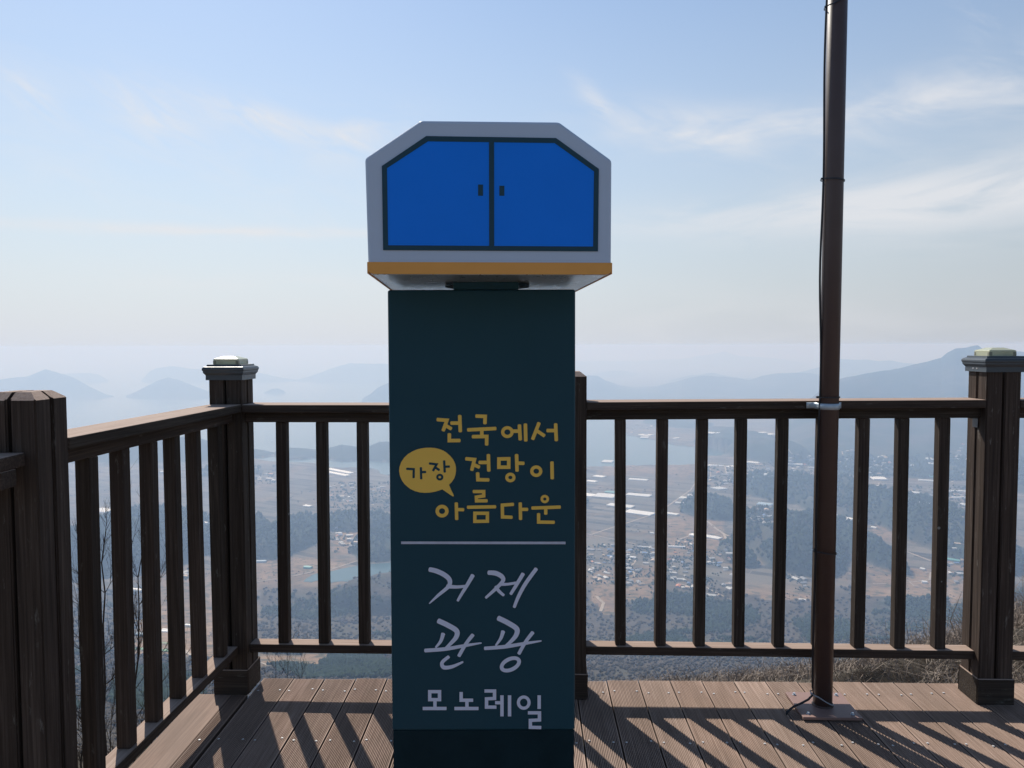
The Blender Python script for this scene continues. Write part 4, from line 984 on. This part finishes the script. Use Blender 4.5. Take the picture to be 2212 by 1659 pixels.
def addg(conv_list, base):
    for (x1, y1, x2, y2, w, *c_) in conv_list:
        ox, oy, s = base; GH.append((ox+x1/s, oy+y1/s, ox+x2/s, oy+y2/s, w/s, c_[0] if c_ else 'white'))
addg([(150, 552, 240, 562, 14), (90, 593, 170, 603, 12), (250, 688, 335, 696, 14, 'teal'), (60, 715, 150, 727, 24), (160, 722, 335, 735, 42), (440, 712, 645, 730, 22), (455, 577, 620, 588, 14), (275, 800, 490, 824, 24), (435, 860, 665, 892, 32),
      (700, 870, 890, 896, 14), (905, 742, 1040, 756, 16), (1120, 758, 1178, 765, 12), (865, 784, 985, 794, 10), (975, 718, 1025, 724, 8), (1205, 664, 1290, 656, 22), (1000, 1068, 1040, 1078, 16), (1120, 1082, 1262, 1106, 22), (800, 1178, 950, 1184, 9),
      (465, 1272, 520, 1278, 12), (222, 436, 312, 440, 26), (557, 212, 628, 214, 12), (570, 184, 645, 194, 12), (860, 214, 885, 216, 12), (1140, 172, 1215, 178, 12), (1225, 169, 1252, 171, 8), (1500, 426, 1600, 436, 12), (1615, 167, 1662, 172, 8), (1665, 178, 1728, 184, 12),
      (1175, 458, 1290, 462, 8), (1340, 462, 1372, 468, 14), (1590, 795, 1715, 808, 20, 'blue'), (545, 1180, 640, 1184, 6), (645, 1056, 672, 1060, 6), (1140, 456, 1162, 462, 18), (1610, 536, 1680, 538, 14), (1690, 520, 1720, 524, 10)], (1247, 894.6, 4.08))
addg([(120, 448, 262, 456, 12), (893, 562, 925, 584, 14), (915, 560, 950, 584, 14), (940, 560, 975, 582, 14), (828, 636, 942, 643, 12), (1345, 398, 1430, 404, 14), (1345, 436, 1425, 444, 16), (1175, 456, 1250, 461, 8), (1580, 378, 1740, 384, 8), (1625, 394, 1750, 404, 16), (1325, 548, 1420, 553, 12, 'teal'),
      (1435, 566, 1582, 574, 16, 'teal'), (1280, 586, 1425, 594, 10), (1545, 684, 1740, 690, 9), (1185, 690, 1290, 700, 14), (1290, 788, 1405, 796, 10), (1650, 800, 1735, 808, 18), (540, 898, 700, 942, 30), (870, 1002, 915, 1012, 8), (1535, 1292, 1650, 1312, 14, 'teal'),
      (1305, 1376, 1335, 1382, 12), (1315, 1492, 1355, 1496, 12), (225, 1640, 290, 1646, 10), (1590, 1200, 1620, 1202, 6), (1540, 746, 1700, 742, 7), (640, 465, 655, 466, 8)], (1669.8, 894.6, 4.08))
addg([(222, 630, 312, 644, 22), (915, 708, 960, 716, 13), (1578, 604, 1620, 610, 8), (1735, 362, 1885, 392, 8), (1715, 380, 1860, 408, 8), (1578, 1006, 1625, 1010, 11, 'teal'), (1265, 968, 1330, 966, 8, 'blue'), (455, 1156, 520, 1164, 13), (655, 378, 668, 382, 8)], (135.5, 894.6, 3.0222))
addg([(1240, 612, 1305, 616, 26), (1052, 640, 1108, 646, 18, 'blue'), (1425, 568, 1478, 574, 12)], (0, 1192.7, 3.558))
items = []
for (x1, y1, x2, y2, w, col) in GH:
    mx, my = (x1+x2)/2, (y1+y2)/2
    Cc = hit(mx, my); A = on_z(x1, y1, Cc[2]); B = on_z(x2, y2, Cc[2]); d1 = (my+w/2-746)/FPX; d2 = (my-w/2-746)/FPX; H = CAMZ-Cc[2]
    wd = max(6.5, (H/d2-H/d1)*.9); ln = math.hypot(B[0]-A[0], B[1]-A[1])
    if abs(B[1]-A[1]) > 900: continue
    if abs(ln) < 1: continue
    items.append((Cc, max(ln, 12), wd, math.atan2(B[1]-A[1], B[0]-A[0]), col, mx, my))
from collections import defaultdict
by = defaultdict(list)
for it in items: by[(gap_of(it[5]), it[4])].append(it)
for (gp, col), L_ in by.items():
    L_.sort(key=lambda i: i[6])
    for n_i, (Cc, ln, wd, ang, _, mx, my) in enumerate(L_):
        wd = min(wd, 70); spans = max(1, min(10, round(wd/9)))
        o = link('greenhouse', gh_mesh(ln, wd, spans, min(5.5, max(3.2, wd/spans*.5))), {'white': M_GH, 'teal': M_GHT, 'blue': M_GHB}[col], None, Matrix.Translation((Cc[0], Cc[1], Cc[2]+.2)) @ Matrix.Rotation(ang, 4, 'Z'))
        sz = 'long' if ln > 110 else ('short' if ln < 45 else '')
        cn_ = {'white': 'white', 'teal': 'teal', 'blue': 'pale blue'}[col]
        lab = ' '.join(f'{cn_} farm shed seen {gp}'.split()) if len(L_) == 1 else f'{cn_} farm shed {gp}, ' + ('farthest' if n_i == 0 else ('nearest' if n_i == len(L_)-1 else _o[n_i]+' farthest'))
        tag(o, lab, 'greenhouse', 'greenhouses and long sheds in the valley')
def house_mesh(l_, w, h, rf, mat):
    ov = .5
    V = [(-l_/2, -w/2, 0), (l_/2, -w/2, 0), (l_/2, w/2, 0), (-l_/2, w/2, 0), (-l_/2, -w/2, h), (l_/2, -w/2, h), (l_/2, w/2, h), (-l_/2, w/2, h), (-l_/2, 0, h+rf), (l_/2, 0, h+rf)]
    F = [(0, 1, 5, 4), (2, 3, 7, 6), (1, 2, 6, 9, 5), (3, 0, 4, 8, 7)]
    me = bpy.data.meshes.new('house'); b = len(V)
    V += [(-l_/2-ov, -w/2-ov, h-.2), (l_/2+ov, -w/2-ov, h-.2), (l_/2+ov, 0, h+rf+.15), (-l_/2-ov, 0, h+rf+.15), (l_/2+ov, w/2+ov, h-.2), (-l_/2-ov, w/2+ov, h-.2)]
    F += [(b, b+1, b+2, b+3), (b+3, b+2, b+4, b+5), (b+1, b, b+5, b+4)]
    me.from_pydata(V, [], F); me.materials.append(M_WALL); me.materials.append(mat)
    for i, p in enumerate(me.polygons): p.material_index = 1 if i >= 4 else 0
    return me
HM = {c_: [house_mesh(*d_, ROOFS[c_]) for d_ in ((13, 9, 3.2, 2.0), (18, 11, 3.6, 1.6), (11, 11, 5.5, .6))] for c_ in ROOFS}
VIL = [((1274, 1326, 1178, 1255), 26, 'nearest village left of the first baluster past the pillar'), ((1345, 1414, 1180, 1265), 34, 'nearest village in the second gap past the pillar'), ((1442, 1500, 1170, 1272), 26, 'nearest village in the third gap past the pillar'),
       ((1528, 1585, 1190, 1275), 20, 'scattered hamlet in the fourth gap past the pillar'), ((1614, 1671, 1103, 1132), 16, 'tight hamlet on a terrace in the fifth gap past the pillar'), ((1532, 1585, 1012, 1048), 8, 'works beside the bay in the fourth gap past the pillar'),
       ((1614, 1672, 1003, 1040), 18, 'middle distance town in the fifth gap past the pillar'), ((1700, 1757, 985, 1028), 16, 'far town just left of the brown pole'), ((1876, 1929, 985, 1025), 30, 'far town in the second gap right of the pole'),
       ((1962, 2018, 1056, 1092), 16, 'roadside village in the third gap right of the pole'), ((2051, 2094, 1056, 1104), 18, 'village beside the right lamp post'), ((2051, 2094, 1206, 1262), 10, 'nearest farmstead beside the right lamp post'),
       ((2053, 2096, 958, 1005), 8, 'farthest cluster beside the right lamp post'), ((722, 770, 1146, 1186), 18, 'village among woods above the pond'), ((700, 842, 1048, 1096), 26, 'town on the plain just left of the pillar'), ((550, 594, 1008, 1040), 9, 'shore village by the corner post'),
       ((1358, 1412, 915, 942), 9, 'harbour across the bay in the second gap past the pillar'), ((1798, 1842, 960, 1010), 10, 'far hamlet just right of the pole'), ((395, 402, 1236, 1250), 4, 'hill foot farm in the fifth angled gap'), ((1700, 1757, 1242, 1268), 5, 'lone farmstead left of the pole foot'),
       ((1480, 1560, 1262, 1300), 8, 'wood edge farm in the third and fourth gaps past the pillar')]
rr_ = random.Random(21)
for (x0, x1, y0, y1), n, nm in VIL:
    for i in range(n):
        x = rr_.uniform(x0, x1); y = rr_.uniform(y0, y1); P = hit(x, y)
        col = rr_.choices(['white', 'grey', 'blue', 'orange', 'tan'], [5, 5, 1.1, .9, 2.2])[0]
        s = rr_.uniform(.6, 1.1)*(1.0 if P[1] < 3000 else 1.5)
        o = link('house', HM[col][rr_.randrange(3)], None, None, Matrix.Translation((P[0], P[1], P[2]-.4)) @ Matrix.Rotation(rr_.uniform(-.4, .4)+rr_.choice((0, math.pi/2)), 4, 'Z') @ Matrix.Scale(s, 4))
        tag(o, f'tiny {col} roofed house, {nm}', 'house', f'{col} roofed houses of the {nm}')
# sports ground on the left
g = G('sports_turf'); g.set((.16, .30, .17), .9); sg_ = [hit(*p) for p in ((290, 1404), (309, 1386.5), (366.5, 1390), (366.5, 1409.5))]
zz_ = max(p[2] for p in sg_)+1.0
tag(link('sports_field', mesh('sports_field', [(p[0], p[1], p[2]+1.2) for p in sg_], [(3, 2, 1, 0)]), g.m), 'pale green sports pitch below the angled left railing', 'sports field')
# two little boats on the sea
for (x, y, lb) in ((576, 946.5, 'dark speck of a boat on the open sea, the farther of two'), (588, 952.5, 'dark speck of a boat on the sea, the nearer of two')):
    d = ray(x, y); k = (SEA-CAMZ)/d.z; bm = bmesh.new()
    hull = [(-9, -2.2), (6, -2.4), (11, 0), (6, 2.4), (-9, 2.2)]
    lo = [bm.verts.new((p[0]*.85, p[1]*.7, 0)) for p in hull]; up = [bm.verts.new((p[0], p[1], 1.8)) for p in hull]
    for i in range(5): bm.faces.new((lo[i], lo[(i+1) % 5], up[(i+1) % 5], up[i]))
    bm.faces.new(up); box_bm(5, 3, 2.6, .1, 1, bm, (-3, 0, 3.1))
    tag(link('fishing_boat', bm_mesh('fishing_boat', bm), ROOFS['grey'], None, Matrix.Translation((d.x*k, d.y*k, SEA-.2))), lb, 'boat', 'boats on the sea')

# ------------------------------------------------------------------ woods: many small crowns
def crowns(name, mask, n, seed, tall, mat, rmin, rmax):
    r = np.random.default_rng(seed)
    ok = (mask > .45) & (XX/YY > -.74) & (XX/YY < .74) & (YY > 90) & (YY < 3600)
    j, i = np.nonzero(ok); yp = 746+FPX*561.5/Dn
    wgt = np.abs(np.gradient(np.minimum(yp, 3000)))[j] if False else (np.gradient(Dn)[j]/Dn[j]**2)*np.clip((Dn[j]/900)**1.3, .04, 1)
    wgt = wgt/wgt.sum(); s = r.choice(len(j), n, p=wgt); j, i = j[s], i[s]
    X = XX[j, i]+r.normal(0, 1, n)*YY[j, i]*.0012; Y = YY[j, i]*(1+r.normal(0, .003, n)); z = ground_z(X, Y)
    rad = r.uniform(rmin, rmax, n)*np.clip(Y/1500, .62, 2.2); h = rad*tall*r.uniform(.8, 1.25, n)
    # eight-sided blob: bottom ring, belly ring, tip
    K = 6; a = np.arange(K)*2*math.pi/K
    vs = np.zeros((n, 2*K+1, 3))
    ph = r.uniform(0, 6.28, n)
    for q, (rf_, hf) in enumerate(((.62, .12), (1.0, .45))):
        rj = rad[:, None]*rf_*r.uniform(.75, 1.25, (n, K))
        vs[:, q*K:(q+1)*K, 0] = X[:, None]+rj*np.cos(a+ph[:, None]); vs[:, q*K:(q+1)*K, 1] = Y[:, None]+rj*np.sin(a+ph[:, None])
        vs[:, q*K:(q+1)*K, 2] = z[:, None]+h[:, None]*hf*r.uniform(.7, 1.3, (n, K))
    vs[:, 2*K] = np.stack([X+r.normal(0, .2, n)*rad, Y, z+h], -1)
    F = []
    for k in range(K):
        k2 = (k+1) % K; F += [(k, k2, K+k2), (k, K+k2, K+k), (K+k, K+k2, 2*K)]
    F = np.array(F); Fa = (F[None]+(np.arange(n)*(2*K+1))[:, None, None]).reshape(-1, 3)
    return link(name, fast_mesh(name, vs.reshape(-1, 3), Fa, False), mat)
def leafmat(name, a, b, c_):
    g = G(name); geo = g.n('ShaderNodeNewGeometry'); p = geo.outputs['Position']
    c = g.mix(.45, g.ramp(g.noise(.16, 3, p, rough=.7), [(.3, a), (.5, b), (.7, c_)]), g.ramp(g.noise(.012, 4, p), [(.35, a), (.65, c_)]))
    g.set(c, .95); g.b.inputs['Specular IOR Level'].default_value = .1; return g.m
M_EV = leafmat('evergreen_crowns', (.013, .028, .019), (.022, .043, .028), (.040, .066, .040))
M_DC = leafmat('bare_crowns', (.048, .041, .034), (.080, .068, .055), (.12, .102, .082))
tag(crowns('evergreen_forest', cR, 42000, 5, 2.3, M_EV, 2.4, 4.2), 'dark green pine woods covering the hills and the mountain side', 'forest', None, 'stuff')
tag(crowns('bare_forest', cG, 38000, 6, 1.5, M_DC, 2.4, 4.4), 'grey brown leafless woods covering the mountain side below the deck', 'forest', None, 'stuff')
hed = np.clip((fbm(XX, YY, 60, 131, 3)-.60)*9, 0, 1)*(1-wood_)*(~SEAM)*(~PONDM)*(YY > 900)
vmask = np.zeros(XX.shape)
for (x0, x1, y0, y1), n_v, nm_v in VIL: vmask = np.maximum(vmask, ((zx > x0-8) & (zx < x1+8) & (zy > y0-6) & (zy < y1+6)).astype(float))
vmask = vmask*(fbm(XX, YY, 45, 141, 3) > .47)*(~SEAM)*(~PONDM)
tag(crowns('village_trees', vmask, 2600, 18, 1.5, M_EV, 1.3, 2.7), 'small dark trees and gardens growing among the village houses', 'trees', None, 'stuff')
tag(crowns('hedgerow_trees', hed, 900, 8, 1.1, M_DC, 1.0, 2.2), 'dark dots of hedges and trees scattered between the fields and houses', 'trees', None, 'stuff')

# ------------------------------------------------------------------ dry scrub just beyond the deck
g = G('dry_twigs'); oi = g.n('ShaderNodeNewGeometry')
c = g.ramp(g.noise(3.0, 5, oi.outputs['Position'], rough=.7), [(.25, (.11, .085, .065)), (.5, (.27, .21, .165)), (.75, (.48, .41, .33))]); g.set(c, .9); M_SCRUB = g.m
r = np.random.default_rng(44); nb_ = 5200
t_ = r.uniform(.08, .9, nb_)**.9; Yb = r.uniform(5.5, 17, nb_)
t_[:900] = r.uniform(-.72, -.38, 900); Yb[:900] = r.uniform(9, 34, 900); Xb = t_*Yb
zb_ = ground_z(Xb, Yb)
tw = 13; n = nb_*tw
bx = np.repeat(Xb, tw)+r.normal(0, .10, n); by_ = np.repeat(Yb, tw)+r.normal(0, .10, n); bz = np.repeat(zb_, tw)-.05
ln = np.repeat(r.uniform(.14, .40, nb_), tw)*r.uniform(.4, 1.1, n)*np.interp(np.repeat(t_, tw), [.1, .5, .62, .9], [.7, .8, 1.5, 1.8]); an = r.uniform(0, 6.28, n); sp_ = r.uniform(.2, 1.7, n)
dx, dy = np.cos(an)*sp_, np.sin(an)*sp_
P0 = np.stack([bx, by_, bz], -1); P1 = P0+np.stack([dx*ln*.35, dy*ln*.35, ln*.55], -1); P2 = P1+np.stack([dx*ln*.3+r.normal(0, .4, n)*ln, dy*ln*.3, ln*r.uniform(-.15, .6, n)], -1)
wd = r.uniform(.0022, .0048, n)[:, None]; s_ = r.normal(0, 1, (n, 3)); s_[:, 2] *= .1; s_ /= np.linalg.norm(s_, axis=1)[:, None]
V = np.stack([P0-s_*wd, P0+s_*wd, P1+s_*wd*.8, P1-s_*wd*.8, P2+s_*wd*.25, P2-s_*wd*.25], 1).reshape(-1, 3)
F = np.array([(0, 1, 2, 3), (3, 2, 4, 5)]); Fa = (F[None]+(np.arange(n)*6)[:, None, None]).reshape(-1, 4)
tag(link('dry_scrub', fast_mesh('dry_scrub', V, Fa), M_SCRUB), 'tangled tan dry scrub growing on the slope just beyond the deck', 'scrub', None, 'stuff')

# bare saplings outside the left railing
def sapling(x, y, z0, h, r0, seed, label, lean=(0, 0)):
    rs = random.Random(seed); t = empty('bare_sapling', (x, y, z0), label, 'sapling', 'bare saplings beyond the railing')
    trunk = []; n = 14
    for i in range(n):
        f = i/(n-1); trunk.append(Vector((x+lean[0]*f*f+rs.uniform(-.02, .02)*h*.3, y+lean[1]*f+rs.uniform(-.02, .02)*h*.3, z0+h*f)))
    v_, f_ = tube(trunk, r0, 6, .25); link('trunk', mesh('trunk', v_, f_, True), M_BARK, t)
    V, F = [], []
    def br(p, d, l_, r_, lev):
        pts = [p.copy()]; dd = d.copy(); m = 5
        for i in range(m):
            dd = (dd+Vector((rs.uniform(-.18, .18), rs.uniform(-.18, .18), rs.uniform(.0, .16)))).normalized(); pts.append(pts[-1]+dd*l_/m)
        v, f = tube(pts, r_, 4, .35); b = len(V); V.extend(v); F.extend(tuple(b+q for q in ff) for ff in f)
        if lev < 2:
            for i in range(1, m+1):
                for _ in range(2 if lev == 0 else 1):
                    if rs.random() < .85:
                        nd = (dd+Vector((rs.uniform(-.8, .8), rs.uniform(-.8, .8), rs.uniform(-.1, .6)))).normalized(); br(pts[i], nd, l_*rs.uniform(.35, .6), r_*.55, lev+1)
    for i in range(3, n):
        for _ in range(2):
            a = rs.uniform(0, 6.28); f = i/(n-1); br(trunk[i], Vector((math.cos(a), math.sin(a), rs.uniform(.5, 1.3))).normalized(), h*rs.uniform(.10, .26)*(1.15-f*.6), r0*.32*(1.2-f*.7), 0)
    link('branches', mesh('branches', V, F, True), M_BARK, t)
for (px_, Y_, top, seed, lb, r0) in ((196, 4.3, 1150, 3, 'tallest bare sapling reaching up behind the angled left railing', .012), (262, 4.6, 1190, 9, 'bare sapling behind the second baluster of the angled left railing', .011), (150, 4.9, 1310, 14, 'bare sapling just right of the near left post', .010),
                                  (330, 5.0, 1560, 21, 'short bare sapling low behind the middle of the angled railing', .008), (390, 5.4, 1475, 27, 'short bare sapling low behind the far end of the angled railing', .008)):
    X_ = (px_-1106)/FPX*Y_; zt_ = CAMZ-(top-748)/FPX*Y_; z0_ = float(ground_z(X_, Y_)[0])-.1
    sapling(X_, Y_, z0_, zt_-z0_, r0, seed, lb, (random.Random(seed).uniform(.0, .2), 0))
for (px_, Y_, top, seed, lb) in ((582, 6.0, 1428, 33, 'thin bare stem just right of the corner post foot'), (612, 6.4, 1415, 35, 'thin bare stem between corner post and first baluster foot'), (640, 6.8, 1436, 38, 'thin bare stem under the second gap right of the corner post')):
    X_ = (px_-1106)/FPX*Y_; zt_ = CAMZ-(top-748)/FPX*Y_; z0_ = float(ground_z(X_, Y_)[0])-.1
    sapling(X_, Y_, z0_, zt_-z0_, .006, seed, lb)

# ------------------------------------------------------------------ haze
bm = bmesh.new(); bmesh.ops.create_cube(bm, size=1)
hz0, hz1 = SEA-14, 7.0
for v in bm.verts: v.co = Vector((v.co.x*130000, 20000+v.co.y*52000, (hz0+hz1)/2+v.co.z*(hz1-hz0)))
m = bpy.data.materials.new('haze'); m.use_nodes = True; nt = m.node_tree; nt.nodes.clear()
pv = nt.nodes.new('ShaderNodeVolumePrincipled'); pv.inputs['Density'].default_value = 2.7e-4; pv.inputs['Color'].default_value = (.46, .64, .93, 1); pv.inputs['Absorption Color'].default_value = (.72, .58, .10, 1); pv.inputs['Anisotropy'].default_value = .2
ou = nt.nodes.new('ShaderNodeOutputMaterial'); nt.links.new(pv.outputs[0], ou.inputs['Volume'])
tag(link('haze', bm_mesh('haze', bm), m), 'pale blue haze filling the air over the valley and the sea', 'haze', None, 'stuff')
